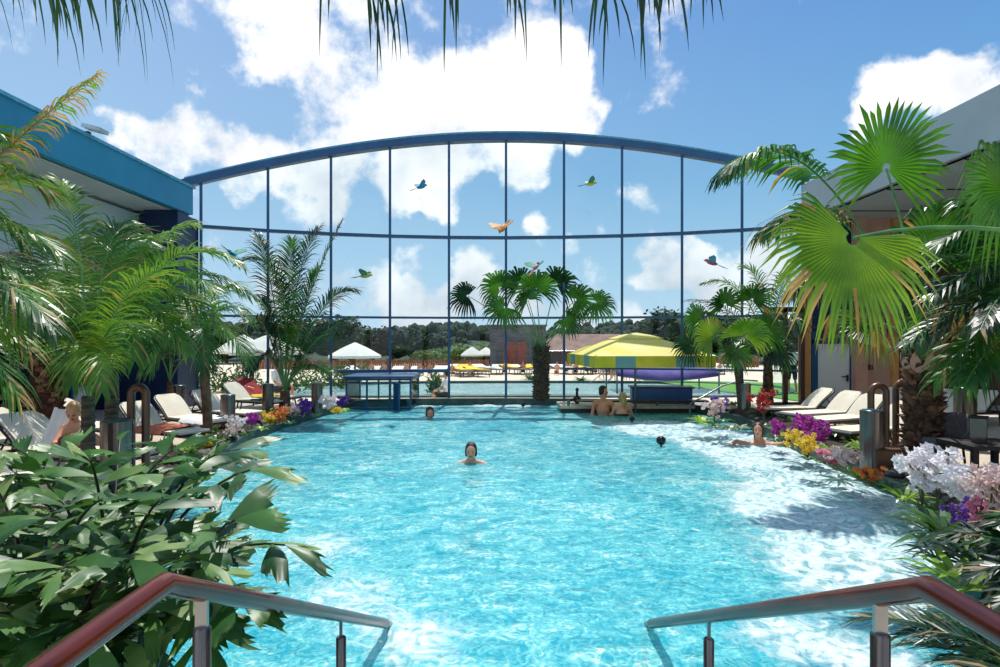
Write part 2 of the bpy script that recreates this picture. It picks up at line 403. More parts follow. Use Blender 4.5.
def hero_fan(root, a, b, c, N_, R, mats=('palm_green', 'dry', 'petiole'), pr=.016, Fdir=None, **kw):
    base = root.location; a, b, c = a - base, b - base, c - base
    mb = MB(); petiole(mb, a, b, c, pr)
    fan(mb, c, Fdir if Fdir is not None else (c - b), N_, R, **kw)
    return mb.build('fan_leaf', [M[x] for x in mats], root)

# ------------------------------------------------------------------ pool outline
def catmull(pts, k=6, closed=False):
    out = []; n = len(pts); rng_ = range(n if closed else n - 1)
    for i in rng_:
        p = [pts[(i + j) % n] if closed else pts[max(0, min(n - 1, i + j))] for j in (-1, 0, 1, 2)]
        for s in range(k):
            t = s / k
            out.append(.5 * ((2 * p[1]) + (-p[0] + p[2]) * t + (2 * p[0] - 5 * p[1] + 4 * p[2] - p[3]) * t * t + (-p[0] + 3 * p[1] - 3 * p[2] + p[3]) * t ** 3))
    if not closed: out.append(pts[-1].copy())
    return out
ARC_R = 18.0; ARC_Y = -.9
def arc_y(x, off=0.): return ARC_Y + math.sqrt((ARC_R + off) ** 2 - x * x)
right = [V(p) for p in ((1.3, 1.9), (2.2, 2.9), (3.3, 4.1), (3.9, 5.1), (4.3, 6.0), (4.55, 6.9), (4.62, 7.8), (4.72, 8.85), (4.8, 10.1), (5.0, 11.7), (5.05, 13.2), (4.9, 14.6), (4.5, 15.6))]
far = [V((x, arc_y(x, -.45))) for x in (3.6, 2.4, 1.2, 0, -1.2, -2.4, -3.6)]
left = [V(p) for p in ((-3.95, 15.2), (-4.15, 14), (-4.35, 12.8), (-4.4, 11), (-4.25, 9.8), (-3.9, 8.2), (-3.55, 6.6), (-3.2, 5.2), (-2.7, 4.1), (-2.1, 3.1), (-1.3, 1.9))]
rim = [p for p in catmull([right[0], *right[1:]], 5)] + catmull(far, 3) + catmull(left, 5)
rim = [V((p.x, p.y)) for p in rim]
def inside(x, y, poly):
    c = False; n = len(poly); j = n - 1
    for i in range(n):
        a, b = poly[i], poly[j]
        if (a.y > y) != (b.y > y) and x < (b.x - a.x) * (y - a.y) / (b.y - a.y) + a.x: c = not c
        j = i
    return c
def offset(poly, d):
    out = []; n = len(poly)
    for i in range(n):
        t = (poly[(i + 1) % n] - poly[i - 1]).normalized(); out.append(poly[i] + V((t.y, -t.x)) * d)
    return out
def flat_with_hole(outer, hole, z):
    loops = [[V((p[0], p[1], 0)) for p in outer]] + ([[V((p[0], p[1], 0)) for p in hole]] if hole else [])
    tris = tessellate_polygon(loops); vs = [v for l in loops for v in l]
    mb = MB(); mb.add([V((v.x, v.y, z)) for v in vs], [tuple(t) for t in tris]); return mb
def fix_up(o):
    me = o.data; bm = bmesh.new(); bm.from_mesh(me)
    for f in bm.faces:
        if f.normal.z < 0: f.normal_flip()
    bm.to_mesh(me); bm.free(); return o
DZ = .15
rimo = offset(rim, .16)
deck_outer = [V((-13, -3.2)), V((13, -3.2)), V((13, 15.1))] + [V((x, arc_y(x, .12))) for x in (7.4, 6, 4, 2, 0, -2, -4, -6, -7.8)] + [V((-13, 15.1))]
struct(fix_up(flat_with_hole(deck_outer, rimo, DZ).build('floor', M['deck'])))
# kerb ring and basin
mb = MB(); n = len(rim)
for i in range(n):
    j = (i + 1) % n; a, b, c, d = rim[i], rim[j], rimo[j], rimo[i]
    z = DZ + .03
    mb.add([V((a.x, a.y, -.3)), V((b.x, b.y, -.3)), V((b.x, b.y, z)), V((a.x, a.y, z)), V((c.x, c.y, z)), V((d.x, d.y, z)), V((c.x, c.y, -.05)), V((d.x, d.y, -.05))],
           [(0, 1, 2, 3), (3, 2, 4, 5), (5, 4, 6, 7)])
struct(mb.build('pool_kerb_surface', M['kerb'])).name = 'trim_1'
mb = MB(); fl = flat_with_hole(rimo, None, -1.15)
o = fix_up(fl.build('floor_pool', M['pooltile'])); struct(o)
for i in range(n):
    j = (i + 1) % n; a, b = rimo[i], rimo[j]
    mb.add([V((a.x, a.y, -1.15)), V((b.x, b.y, -1.15)), V((b.x, b.y, 0)), V((a.x, a.y, 0))], [(0, 1, 2, 3)])
struct(mb.build('wall_pool', M['pooltile']))
# steps under the handrails
mb = MB()
for k in range(5): mb.box((.1, 2.05 + .32 * k + .16, -.62 - .1 * k), (2.1 + .3 * k, .32, 1.0), 0)
struct(mb.build('floor_pool_steps', M['pooltile']))
# water
FO = [(2.9, 12.2, .8), (3.6, 12.9, .6), (4.4, 11.2, .7), (4.6, 10.0, .6), (3.9, 9.6, .8), (4.3, 8.4, .7), (3.1, 6.6, .7), (3.9, 5.7, .6), (3.2, 12.6, .8), (3.9, 11.7, .8), (3.3, 11.6, .8), (4.2, 10.6, .8), (3.6, 10.2, .6), (4.3, 9.2, .75), (3.7, 8.7, .6), (4.1, 7.9, .9), (3.7, 7.1, .8), (4.0, 6.4, .7), (3.4, 6.0, .9), (3.6, 5.3, .75), (2.9, 5.0, .8),
      (2.7, 4.3, .7), (1.7, 3.7, .4), (2.1, 3.3, .4), (-1.1, 4.2, .5), (-.5, 3.6, .4), (-1.6, 5.2, .5), (.3, 16.5, .7), (-.5, 16.5, .5), (1., 16.4, .5), (-2, 16.3, .5)]
mb = MB(); st = .075; x0, x1, y0, y1 = -4.8, 5.4, 1.8, 17.2
nx = int((x1 - x0) / st); ny = int((y1 - y0) / st); idx = {}; vs = []; foam = []
for j in range(ny + 1):
    for i in range(nx + 1):
        x = x0 + i * st; y = y0 + j * st
        q = V((x * 1.1, y * 1.3, 0)); f = 0
        for fx, fy, fr in FO:
            dd = ((x - fx) ** 2 + (y - fy) ** 2) / (fr * fr)
            if dd < 4: f += math.exp(-dd * 1.1)
        f = min(f, 1.) * .8
        z = .022 * noise.noise(q * 1.6) + .014 * noise.noise(q * 4.2 + V((9, 3, 0))) + f * .04 * noise.noise(q * 5 + V((2, 8, 1)))
        idx[(i, j)] = len(vs); vs.append((x, y, z)); foam.append(f)
rimw = offset(rim, .08); fs = []
row = {}
for j in range(ny):
    for i in range(nx):
        if inside(x0 + (i + .5) * st, y0 + (j + .5) * st, rimw): fs.append((idx[(i, j)], idx[(i + 1, j)], idx[(i + 1, j + 1)], idx[(i, j + 1)]))
used = sorted({k for f in fs for k in f}); mp_ = {k: i for i, k in enumerate(used)}
mb.add([vs[k] for k in used], [tuple(mp_[k] for k in f) for f in fs], 0, True)
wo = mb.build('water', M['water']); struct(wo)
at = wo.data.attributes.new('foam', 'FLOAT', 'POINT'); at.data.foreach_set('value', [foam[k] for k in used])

# flower bed soil on both sides
def bed(pts, w, name):
    mb = MB(); rg = random.Random(3); prev = None; rows = []
    for i, p in enumerate(pts):
        t = (pts[min(i + 1, len(pts) - 1)] - pts[max(i - 1, 0)]).normalized(); nn = V((t.y, -t.x))
        rows.append([V((p.x + nn.x * w * u, p.y + nn.y * w * u, DZ + z + rg.uniform(-.015, .015))) for u, z in ((.1, .0), (.22, .1), (.5, .13), (.8, .1), (1, -.01))])
    vs = [v for r in rows for v in r]; fs = []
    for i in range(len(rows) - 1):
        for k in range(4): fs.append((i * 5 + k, i * 5 + k + 1, (i + 1) * 5 + k + 1, (i + 1) * 5 + k))
    mb.add(vs, fs, 0, True)
    return mb.build(name, M['soil'])
rr = catmull([p for p in right[1:12]], 5); ll = catmull(left[1:10], 5)
o = bed(rr, .85, 'planting_bed'); tag(o, 'dark soil flower bed along the right edge of the pool', 'flower bed')
o = bed(ll, .8, 'planting_bed'); tag(o, 'dark soil flower bed along the left edge of the pool', 'flower bed')
def along(pts, u, off):
    k = u * (len(pts) - 1); i = min(int(k), len(pts) - 2); f = k - i
    p = pts[i].lerp(pts[i + 1], f); t = (pts[i + 1] - pts[i]).normalized()
    return V((p.x + t.y * off, p.y - t.x * off))
# rocks
rg = random.Random(11); protos = []
for k in range(4):
    mb = MB(); mb.ball((0, 0, 0), (.09, .07, .055), 12, 8, nz=.5, seed=k + 1)
    protos.append(mb)
pr = None; first = []
for side, pts, lab in ((1, rr, 'rock edging the right flower bed'), (-1, ll, 'rock edging the left flower bed')):
    for i in range(46):
        u = (i + rg.random()) / 46; q = along(pts, u, rg.uniform(.1, .24)); k = rg.randrange(4)
        key = (k, side)
        sc = rg.uniform(.6, 1.4)
        if len(first) < 8 and key not in [f[0] for f in first]:
            o = protos[k].build('edging_rock', M['rock'] if k % 2 else M['rock_dark'], None); first.append((key, o))
        else:
            src = [f[1] for f in first if f[0] == key][0]; o = src.copy(); C.objects.link(o)
        o.location = (q.x, q.y, DZ + .06); o.rotation_euler = (0, 0, rg.uniform(0, 6)); o.scale = (sc, sc, sc)
        tag(o, ('pale' if k % 2 else 'dark') + ' rounded ' + lab, 'rock', 'rocks along the pool edge')

# ------------------------------------------------------------------ glass facade
MX = [201, 268, 331, 390, 449, 506, 564, 622, 682, 742, 803]
def hit(px):
    # ray from the camera in plan meets the facade arc
    k = (px - 500) / F; a = 1 + k * k; b = -2 * ARC_Y; c = ARC_Y ** 2 - ARC_R ** 2
    d = (-b + math.sqrt(b * b - 4 * a * c)) / (2 * a); return V((k * d, d, 0))
XS = [hit(p) for p in MX]
def topz(x): return 7.5 - (x - .15) ** 2 / 37
TZ = (4.71, 2.43)
def arcpt(x, z, off=0.): return V((x, arc_y(x, off), z))
for k in range(len(XS) - 1):
    a, b = XS[k], XS[k + 1]; fr = MB()
    mx_ = [a] + ([b] if k == len(XS) - 2 else [])
    for p in mx_:
        t = V((p.x, p.y - ARC_Y, 0)).normalized(); rz = math.atan2(t.y, t.x) - PI / 2
        fr.box((p.x, p.y, (topz(p.x)) / 2 + .1), (.07, .16, topz(p.x)), rz)
    for z, h in ((TZ[0], .085), (TZ[1], .06), (.11, .06)):
        fr.bar(V((a.x, a.y, z)), V((b.x, b.y, z)), .12, h)
    if k in (2, 3): fr.bar(V((a.x, a.y, .93)), V((b.x, b.y, .93)), .12, .09)
    if k >= 6: fr.bar(V((a.x, a.y, 1.0)), V((b.x, b.y, 1.0)), .10, .05)
    w = struct(fr.build('window_%d' % (k + 1), M['blue_metal']))
    g = MB(); g.add([V((a.x, a.y, .1)), V((b.x, b.y, .1)), V((b.x, b.y, topz(b.x))), V((a.x, a.y, topz(a.x)))], [(0, 1, 2, 3)])
    g.build('glass_pane', M['glass'], w)
mb = MB(); xs = [-8.05 + i * (15.95 / 40) for i in range(41)]
for i in range(40):
    a = arcpt(xs[i], topz(xs[i]) + .06); b = arcpt(xs[i + 1], topz(xs[i + 1]) + .06); mb.bar(a, b, .26, .2)
    a = arcpt(xs[i], topz(xs[i]) + .2, .1); b = arcpt(xs[i + 1], topz(xs[i + 1]) + .2, .1); mb.bar(a, b, .4, .05, 1)
struct(mb.build('trim_2', [M['blue_metal'], M['fascia_edge']]))
# kerb in front of the glass
mb = MB(); prevp = None
for i in range(40):
    x = -4.1 + i * .2; a = arcpt(x, .0, -.22); b = arcpt(x + .2, .0, -.22); mb.bar(a, b, .45, .2)
struct(mb.build('trim_3', M['kerb']))

# ------------------------------------------------------------------ buildings left and right
XL = -7.5
# with horizon 340 the eave runs parallel to the view at x = XL
mb = MB(); dend = 7.5 * 600 / 307
zt = 1.8 + 151 / 600 * dend; zb = 1.8 + 125 / 600 * dend
mb.box((XL - .1, (dend - 3) / 2, (zt + zb) / 2), (.2, dend + 3, zt - zb))
mb.box((XL - .14, (dend - 3) / 2, zt + .03), (.36, dend + 3.1, .06), 0, 1)
mb.box((XL - 3.1, dend - .1, (zt + zb) / 2), (5.8, .2, zt - zb))
L_roof = struct(mb.build('roof_left', [M['fascia'], M['fascia_edge']])); L_roof.name = 'trim_4'
mb = MB(); mb.box((XL - 3.1, (dend - 3) / 2, zb + .05), (5.9, dend + 2.9, .1)); mb.box((XL - 3.1, (dend - 3) / 2, zt - .05), (5.9, dend + 2.9, .08))
struct(mb.build('ceiling_left', M['soffit']))
WX = XL - 1.05
mb = MB()
mb.box((WX - .1, (dend - 3) / 2, 3.85), (.2, dend + 3, (zb - 3.0)))     # upper pale wall
for y in (-2.5, 1.2, 4.9, 8.6, 12.3): mb.box((WX - .1, y, 1.6), (.24, .5, 3.0))
mb.box((WX - .1, (dend - 3) / 2, 3.0), (.26, dend + 3, .22), 0, 1)
struct(mb.build('wall_left', [M['soffit'], M['navy']]))
mb = MB(); mb.box((WX - 3.4, (dend - 3) / 2, 1.9), (.2, dend + 3, 3.9)); struct(mb.build('wall_left_back', M['navy']))
for i, y in enumerate((-.65, 3.05, 6.75, 10.45)):
    fr = MB(); hw = 1.6
    for dy in (-hw, -hw / 3, hw / 3, hw): fr.box((WX - .05, y + dy, 1.53), (.08, .07, 2.75))
    for z in (.2, 2.1, 2.86): fr.box((WX - .05, y, z), (.07, 2 * hw, .07))
    w = struct(fr.build('window_%d' % (20 + i), M['blue_metal']))
    g = MB(); g.box((WX - .05, y, 1.53), (.012, 2 * hw, 2.7)); g.build('glass_pane', M['darkglass'], w)
mb = MB()   # blue end pier between wall and facade
mb.box((XL - .45, dend - .35, zb / 2), (.8, .5, zb)); mb.box((XL - 2.4, dend - .3, zb / 2), (3.2, .3, zb))
mb.box((XL - .25, dend + .2, zb / 2), (.12, .9, zb))
struct(mb.build('wall_far_left', M['navy']))
# floodlight on the left eave
fl = thing('flood_light', 'small grey floodlight bracketed to the top of the blue left eave', 'lamp', (XL - .05, 11.0, zt))
mb = MB(); mb.box((0, 0, .06), (.06, .08, .14)); mb.build('bracket', M['frame_dark'], fl)
mb = MB(); mb.box((.16, -.05, .16), (.34, .26, .07), rot=Matrix.Rotation(rad(14), 3, 'Y')); mb.build('lamp_head', M['soffit'], fl)

XR = 7.55
dr = 15.0
zt2 = 1.8 + (340 - 84) / 500 * XR; zb2 = 1.8 + (340 - 140) / 500 * XR
mb = MB(); mb.box((XR + .1, (dr - 3) / 2, (zt2 + zb2) / 2), (.2, dr + 3, zt2 - zb2)); struct(mb.build('trim_5', M['fasciaR']))
mb = MB(); mb.box((XR + 3, (dr - 3) / 2, zb2 + .04), (5.8, dr + 3, .08)); mb.box((XR + 3, (dr - 3) / 2, zt2 - .04), (5.8, dr + 3, .08)); struct(mb.build('ceiling_right', M['fasciaR']))
# soffit battens
mb = MB()
for y in range(-2, 15, 2): mb.box((XR + 3, y, zb2 - .01), (5.6, .03, .02))
struct(mb.build('trim_6', M['frame_dark']))
mb = MB(); mb.box((XR + 5.7, (dr - 3) / 2, 2.2), (.2, dr + 3, 4.5)); struct(mb.build('wall_right', M['wood_dark']))
# end wall on the right, facing the pool
DW = 15.0
def wx(px, d=DW): return (px - 500) / F * d
def wbox(mb, pxa, pxb, z0, z1, d=DW, th=.2, mi=0): mb.box(((wx(pxa, d) + wx(pxb, d)) / 2, d + th / 2, (z0 + z1) / 2), (abs(wx(pxb, d) - wx(pxa, d)), th, z1 - z0), 0, mi)
mb = MB()
wbox(mb, 802, 812, .1, 3.0, mi=0); wbox(mb, 856, 868, .1, 4.9, mi=1, d=DW - .25); wbox(mb, 893, 899, .1, 4.9, mi=0, d=DW - .1)
wbox(mb, 899, 1010, .1, 4.9, mi=2, d=DW + .4); wbox(mb, 868, 893, 1.75, 4.9, mi=1); wbox(mb, 812, 856, 1.95, 4.9, mi=3)
struct(mb.build('wall_far_right', [M['orange_wall'], M['pink_wall'], M['wood_dark'], M['navy']]))
mb = MB(); wbox(mb, 812, 818, .1, 2.0, DW - .05, .18); wbox(mb, 850, 856, .1, 3.4, DW - .05, .18); wbox(mb, 812, 856, 1.72, 1.80, DW - .05, .1)
wbox(mb, 812, 856, 2.1, 2.16, DW - .05, .1)
wbox(mb, 818, 850, .13, 1.7, DW - .02, .06, 1)
d1 = struct(mb.build('door_1', [M['blue_metal'], M['door_white']]))
mb = MB(); h0 = V((wx(846), DW - .06, .85)); mb.box(h0, (.03, .05, .16)); mb.box(h0 + V((-.07, -.03, .04)), (.16, .02, .025)); mb.build('door_handle', M['frame_dark'], d1)
mb = MB(); wbox(mb, 868, 893, .13, 1.75, DW, .06)
d2 = struct(mb.build('door_2', M['door_pink']))
mb = MB(); mb.box((wx(869.5), DW - .02, 1.12), (.13, .03, .13), 0, 0); mb.box((wx(869.5), DW - .04, 1.12), (.06, .02, .07), 0, 1); mb.build('door_sign', [M['frame_dark'], M['trunks_red']], d2)
# garden door on the far right of the glass
mb = MB()
for px in (768, 786, 803): wbox(mb, px - 2, px + 2, .1, 2.6, DW - .1, .1)
wbox(mb, 768, 803, .1, .25, DW - .1, .1); wbox(mb, 768, 803, 2.5, 2.62, DW - .1, .1)
d3 = struct(mb.build('door_3', M['wood_dark']))
mb = MB(); wbox(mb, 768, 803, .2, 2.5, DW - .06, .01); mb.build('glass_pane', M['glass'], d3)

# ------------------------------------------------------------------ glazed swim-through box
lock = thing('swim_channel_box', 'blue framed glazed box over the swim-through in the far glass wall', 'pool passage', V((-3.15, 16.3, 0)))
fr = MB(); gl = MB(); ww, dd, hh = .83, .75, .78
for sx in (-1, -.36, .36, 1):
    for sy in (-1, 1): fr.box((sx * ww, sy * dd, hh / 2 - .02), (.045, .045, hh + .1))
fr.box((0, -dd, .03), (2 * ww, .05, .05)); fr.box((0, -dd, hh), (2 * ww, .06, .06)); fr.box((0, dd, hh), (2 * ww, .06, .06))
for sx in (-1, 1): fr.box((sx * ww, 0, hh), (.06, 2 * dd, .06)); fr.box((sx * ww, 0, .03), (.05, 2 * dd, .05))
fr.build('frame', M['blue_metal'], lock)
mb = MB(); mb.box((0, 0, hh + .06), (2 * ww + .16, 2 * dd + .14, .045)); mb.build('roof_panel', M['blue_metal'], lock)
gl.box((0, -dd, .4), (2 * ww, .01, .7))
for sx in (-1, 1): gl.box((sx * ww, 0, .4), (.01, 2 * dd, .7))
gl.build('glass_pane', M['glass'], lock)
mb = MB(); mb.box((.36 * ww + .22, -dd - .28, .36), (.04, .5, .7), rad(25)); mb.build('flap_door', M['blue_metal'], lock)

# ------------------------------------------------------------------ handrails
def handrail(side, xa, za, ya, xb, yb, label):
    r = thing('handrail', label, 'handrail', (xa, 0, 0), group=None)
    pts = [V((0, .35, za))]
    k = V((0, ya, za)); e = V((xb - xa, yb, .0)); dirv = (e - k).normalized()
    pts += [k - V((0, .05, 0)), k, k + dirv * .05, k + dirv * .6, k + dirv * 1.2, e - dirv * .12]
    mb = MB(); mb.tube(pts, .029, n=20); mb.build('rail', M['rail'], r)
    mb = MB(); mb.tube([e - dirv * .14, e + dirv * .02, e + dirv * .06 + V((0, 0, -.15)), e + dirv * .08 + V((0, 0, -.6))], .02, n=14); mb.build('rail_end', M['steel'], r)
    for yy in (k.y + .17, k.y + 1.36):
        t = (yy - k.y) / (e.y - k.y); p = k.lerp(e, t); big = yy < k.y + .5
        mb = MB(); mb.box(p + V((0, 0, -.08)), (.034, .012, .16) if big else (.014, .014, .16)); mb.build('bracket', M['steel'], r)
        mb = MB(); z1 = p.z - .1; 
        mb.tube([V((p.x, p.y, z1)), V((p.x, p.y, z1 - .005)), V((p.x, p.y, -.3 if not big else .0))], [.019, .024, .024], n=16); mb.build('post', M['bollard'], r)
    for yy in (.45,):
        mb = MB(); mb.tube([V((0, yy, za - .02)), V((0, yy, .15))], .024, n=16); mb.build('post', M['bollard'], r)
    return r
handrail(-1, -.84, 1.19, 1.5, -.70, 3.8, 'brown tubular handrail with steel posts running down into the pool on the left')
handrail(1, 1.0, 1.22, 1.4, .93, 3.8, 'brown tubular handrail with steel posts running down into the pool on the right')

# ------------------------------------------------------------------ sun loungers
def make_lounger(label, group, ang=41, bl=.66, z=.29):
    r = thing('sun_lounger', label, 'sun lounger', group=group)
    mb = MB(); L = 1.9; W = .60   # foot at +x, head at -x
    hx = -.35
    for sy in (-1, 1):
        mb.tube([V((.95, sy * W / 2, z)), V((hx, sy * W / 2, z)), V((-.9, sy * W / 2, z))], .022, n=8)
    mb.tube([V((.95, -W / 2, z)), V((.95, W / 2, z))], .022, n=8); mb.tube([V((-.9, -W / 2, z)), V((-.9, W / 2, z))], .022, n=8)
    mb.build('frame', M['frame_dark'], r)
    for sx in (.72, -.72):
        for sy in (-1, 1):
            lg = MB(); lg.tube([V((sx, sy * W / 2, z)), V((sx + .06 * (1 if sx > 0 else -1), sy * W / 2, 0))], .02, n=8); lg.build('leg', M['frame_dark'], r)
    mb = MB(); mb.box(((.93 + hx) / 2, 0, z + .03), (.93 - hx, W - .04, .05)); mb.build('seat_cushion', M['fabric_white'], r)
    a = rad(ang); d = V((-math.cos(a), 0, math.sin(a))); nn = V((math.sin(a), 0, math.cos(a)))
    b = V((hx, 0, z + .03)); K = 8
    fb = MB(); rows = []
    outl = []
    for i in range(K + 1):
        t = i / K; wd = (W / 2 - .03) * (1 if t < .8 else math.sqrt(max(0, 1 - ((t - .8) / .28) ** 2)))
        p = b + d * bl * t + nn * (.02 * math.sin(PI * t)); rows.append((p, wd))
    vs = []
    for p, wd in rows:
        for s in (-1, 1):
            for k in (0, 1): vs.append(p + V((0, s * wd, 0)) + nn * (.02 - .04 * k))
    fs = []
    for i in range(K):
        o_ = i * 4; fs += [(o_, o_ + 2, o_ + 6, o_ + 4), (o_ + 1, o_ + 5, o_ + 7, o_ + 3), (o_, o_ + 4, o_ + 5, o_ + 1), (o_ + 2, o_ + 3, o_ + 7, o_ + 6)]
    fs.append((K * 4, K * 4 + 2, K * 4 + 3, K * 4 + 1)); fb.add(vs, fs, 0)
    back = fb.build('backrest', M['fabric_white'], r)
    rim_ = MB(); loop = [p + V((0, -wd - .02, 0)) - nn * .02 for p, wd in rows] + [p + V((0, wd + .02, 0)) - nn * .02 for p, wd in reversed(rows)]
    rim_.tube(loop, .022, n=8); rim_.build('backrest_frame', M['frame_dark'], back)
    for sy in (-1, 1): pr_ = MB(); pr_.tube([b + d * bl * .6 + V((0, sy * .2, 0)), V((-.85, sy * .2, z))], .012, n=6); pr_.build('back_prop', M['frame_dark'], r)
    return r
def at_px(px, d, z=DZ): return V((wx(px, d), d, z))
LG = [  # px of backrest top, depth, foot direction angle, label
    (168, 10.9, -28, 'cream sun lounger between the bent tube and the slim leaning palm trunk'),
    (202, 11.9, -26, 'cream sun lounger behind the slim leaning palm trunk on the left'),
    (232, 14.0, -25, 'cream lounger with turquoise-lit frame next to the red striped towel'),
    (246, 14.9, -22, 'lounger on the left carrying the red striped towel and yellow towel'),
    (136, 9.6, -28, 'sun lounger left with the salmon towel on its seat'),
    (28, 7.3, -14, 'sun lounger under the seated blond child and white towel'),
    (-8, 8.6, -24, 'pale sun lounger at far left, behind the thick red-brown trunk'),
    (60, 10.0, -24, 'shaded sun lounger between the thick trunk and the seated child'),
    (-38, 5.9, -10, 'nearest pale sun lounger at far left, just above the jagged foliage')]
base_l = None
def lng(px, d, ang, lab, grp, sgn=1):
    global base_l
    a = rad(ang); back = at_px(px, d)
    off = V((math.cos(a), math.sin(a), 0)) * .66
    loc = back + off
    if base_l is None:
        base_l = make_lounger(lab, grp); base_l.scale = (.87,) * 3; base_l.location = loc; base_l.rotation_euler = (0, 0, a); return base_l
    return dup(base_l, loc, a, lab, grp, .87 if d > 7.5 else 1)
for px, d, a, lab in LG: lng(px, d, a, lab, 'sun loungers left of the pool')
RG = [(824, 12.3, 188, 'leftmost olive-shaded lounger in front of the white door'),
      (850, 11.6, 198, 'second lounger in front of the white door, dark rounded back frame'),
      (872, 10.9, 203, 'white lounger in front of the pink door, left of the bent tubes'),
      (896, 12.4, 200, 'white lounger farther back, in front of the pink door and sign'),
      (906, 9.6, 200, 'white lounger directly behind the bent bronze tubes'),
      (956, 9.9, 196, 'white lounger whose back shows right of the thick palm trunk'),
      (950, 12.0, 196, 'shaded lounger far behind the thick palm trunk'),
      (986, 11.8, 196, 'shaded lounger at far right behind the dark bollard')]
for px, d, a, lab in RG: lng(px, d, a, lab, 'sun loungers right of the pool')

def cloth(name, label, cat, pts_rows, mat, th=.012):
    mb = MB(); nr = len(pts_rows); nc = len(pts_rows[0]); top = [p for r in pts_rows for p in r]
    vs = top + [p - V((0, 0, th)) for p in top]; N_ = nr * nc; fs = []
    for i in range(nr - 1):
        for k in range(nc - 1):
            a = i * nc + k; fs.append((a, a + 1, a + nc + 1, a + nc)); fs.append((N_ + a, N_ + a + nc, N_ + a + nc + 1, N_ + a + 1))
    mb.add(vs, fs, 0, True)
    return tag(mb.build(name, mat), label, cat)
def towel_on(l, u0, u1, mat, label, drape=.0, back=False, w=.6):
    # a towel laid on lounger l in its own frame, then placed
    rows = []; a = rad(41)
    for i in range(13):
        u = u0 + (u1 - u0) * i / 12
        row = []
        for k in range(9):
            s = -w / 2 + w * k / 8
            if back:
                p = V((-.35, 0, .32)) + V((-math.cos(a), 0, math.sin(a))) * u + V((math.sin(a), 0, math.cos(a))) * (.045 + .008 * math.sin(i * 1.3 + k))
            else: p = V((u, 0, .37 + .008 * math.sin(i * 1.7 + k * 1.1)))
            p = V((p.x, s, p.z))
            if abs(s) > .3: p.z -= (abs(s) - .3) * 1.5
            row.append(l.matrix_basis @ p)
        rows.append(row)
    return cloth('towel', label, 'towel', rows, mat)
LL_ = [o for o in C.objects if o.name.startswith('sun_lounger') and not o.parent]
bpy.context.view_layer.update()
towel_on(LL_[3], .0, .69, M['towel_red'], 'dark red striped towel over the back of a lounger on the left', back=True)
towel_on(LL_[3], -.3, .55, M['towel_yellow'], 'yellow towel on the seat below the red striped towel', w=.66)
towel_on(LL_[2], .2, .55, M['towel_green'], 'green towel on the foot of the lounger beside the yellow towel')
towel_on(LL_[4], -.3, .5, M['towel_salmon'], 'salmon red towel spread on a left lounger behind the bent tube', w=.7)
towel_on(LL_[0], .1, .9, M['towel_white'], 'white sheet crumpled over the foot of the cream lounger on the left', w=.72)

# ------------------------------------------------------------------ bollards and bent tubes
def make_bollard(label, loc, sc=1., rr_=.12, h=.68):
    r = thing('bollard', label, 'bollard', loc, sc=sc, group='metal bollards around the pool')
    mb = MB(); n = 40; vs = []; 
    for z in (0, h):
        for k in range(n):
            q = 2 * PI * k / n; ra = rr_ * (1 + .018 * (k % 2)); vs.append(V((ra * math.cos(q), ra * math.sin(q), z)))
    mb.add(vs, [(k, (k + 1) % n, n + (k + 1) % n, n + k) for k in range(n)], 0, False); mb.build('column_body', M['bollard'], r)
    mb = MB(); mb.lathe([(0, h + .012), (rr_ * .8, h + .012), (rr_ * .97, h), (rr_ * .97, h - .02)], n=32); mb.build('top_cap', M['bollard_cap'], r)
    return r
b0 = make_bollard('brown-grey metal bollard among white and magenta flowers on the left', at_px(228, 10.6))
dup(b0, at_px(268, 13.2), .3, 'metal bollard below a glass wall post, left of the yellow-orange flowers')
dup(b0, at_px(317, 13.4), .8, 'metal bollard between the slender palm and the glazed pool passage')
dup(b0, at_px(745, 13.3), .2, 'pale metal bollard below the small fan palm on the right')
dup(b0, at_px(872, 7.55), .2, 'large metal bollard in front of the bent tubes on the right', sc=1.12)
dup(b0, at_px(117, 6.3, DZ - .05), .5, 'wide ribbed metal bollard beside the seated child', sc=1.25)
dup(b0, at_px(965, 9.2, DZ + .1), .5, 'dark shaded bollard right of the thick palm trunk', sc=1.2)
dup(b0, at_px(179, 12.8), .5, 'shaded bollard against the navy wall behind the loungers')
def utube(label, px, d, w, ztop, r=.05, rz=0.):
    r_ = thing('bent_tube', label, 'vent pipe', at_px(px, d, DZ), rz=rz)
    mb = MB(); h = ztop - DZ - w / 2; pts = [V((-w / 2, 0, 0)), V((-w / 2, 0, h * .5)), V((-w / 2, 0, h))]
    for i in range(1, 12): q = PI - PI * i / 12; pts.append(V((w / 2 * math.cos(q), 0, h + w / 2 * math.sin(q))))
    pts += [V((w / 2, 0, h)), V((w / 2, 0, h * .5)), V((w / 2, 0, 0))]
    mb.tube(pts, r, n=16); mb.build('pipe', M['bronze'], r_)
    mb = MB()
    for s in (-1, 1): mb.lathe([(r * 1.5, 0), (r * 1.5, .03), (r, .03)], (s * w / 2, 0, 0), 16)
    mb.build('base_flange', M['bronze'], r_)
utube('brown bent tube, an upside-down U, beside the ringed trunks on the left', 138.5, 6.5, .16, 1.29, .042)
utube('brown upside-down U tube nearest the bollard on the right', 878.5, 7.9, .20, 1.20, .042)
utube('brown upside-down U tube half behind the thick palm trunk', 905, 8.75, .27, 1.20, .045)
bx = thing('utility_box', 'low brown box at the foot of the bent tubes on the right', 'box', at_px(884, 7.5))
mb = MB(); mb.box((0, 0, .14), (.3, .2, .28)); mb.build('body', M['bronze'], bx); mb = MB(); mb.box((0, 0, .29), (.33, .23, .025)); mb.build('lid', M['wood_dark'], bx)

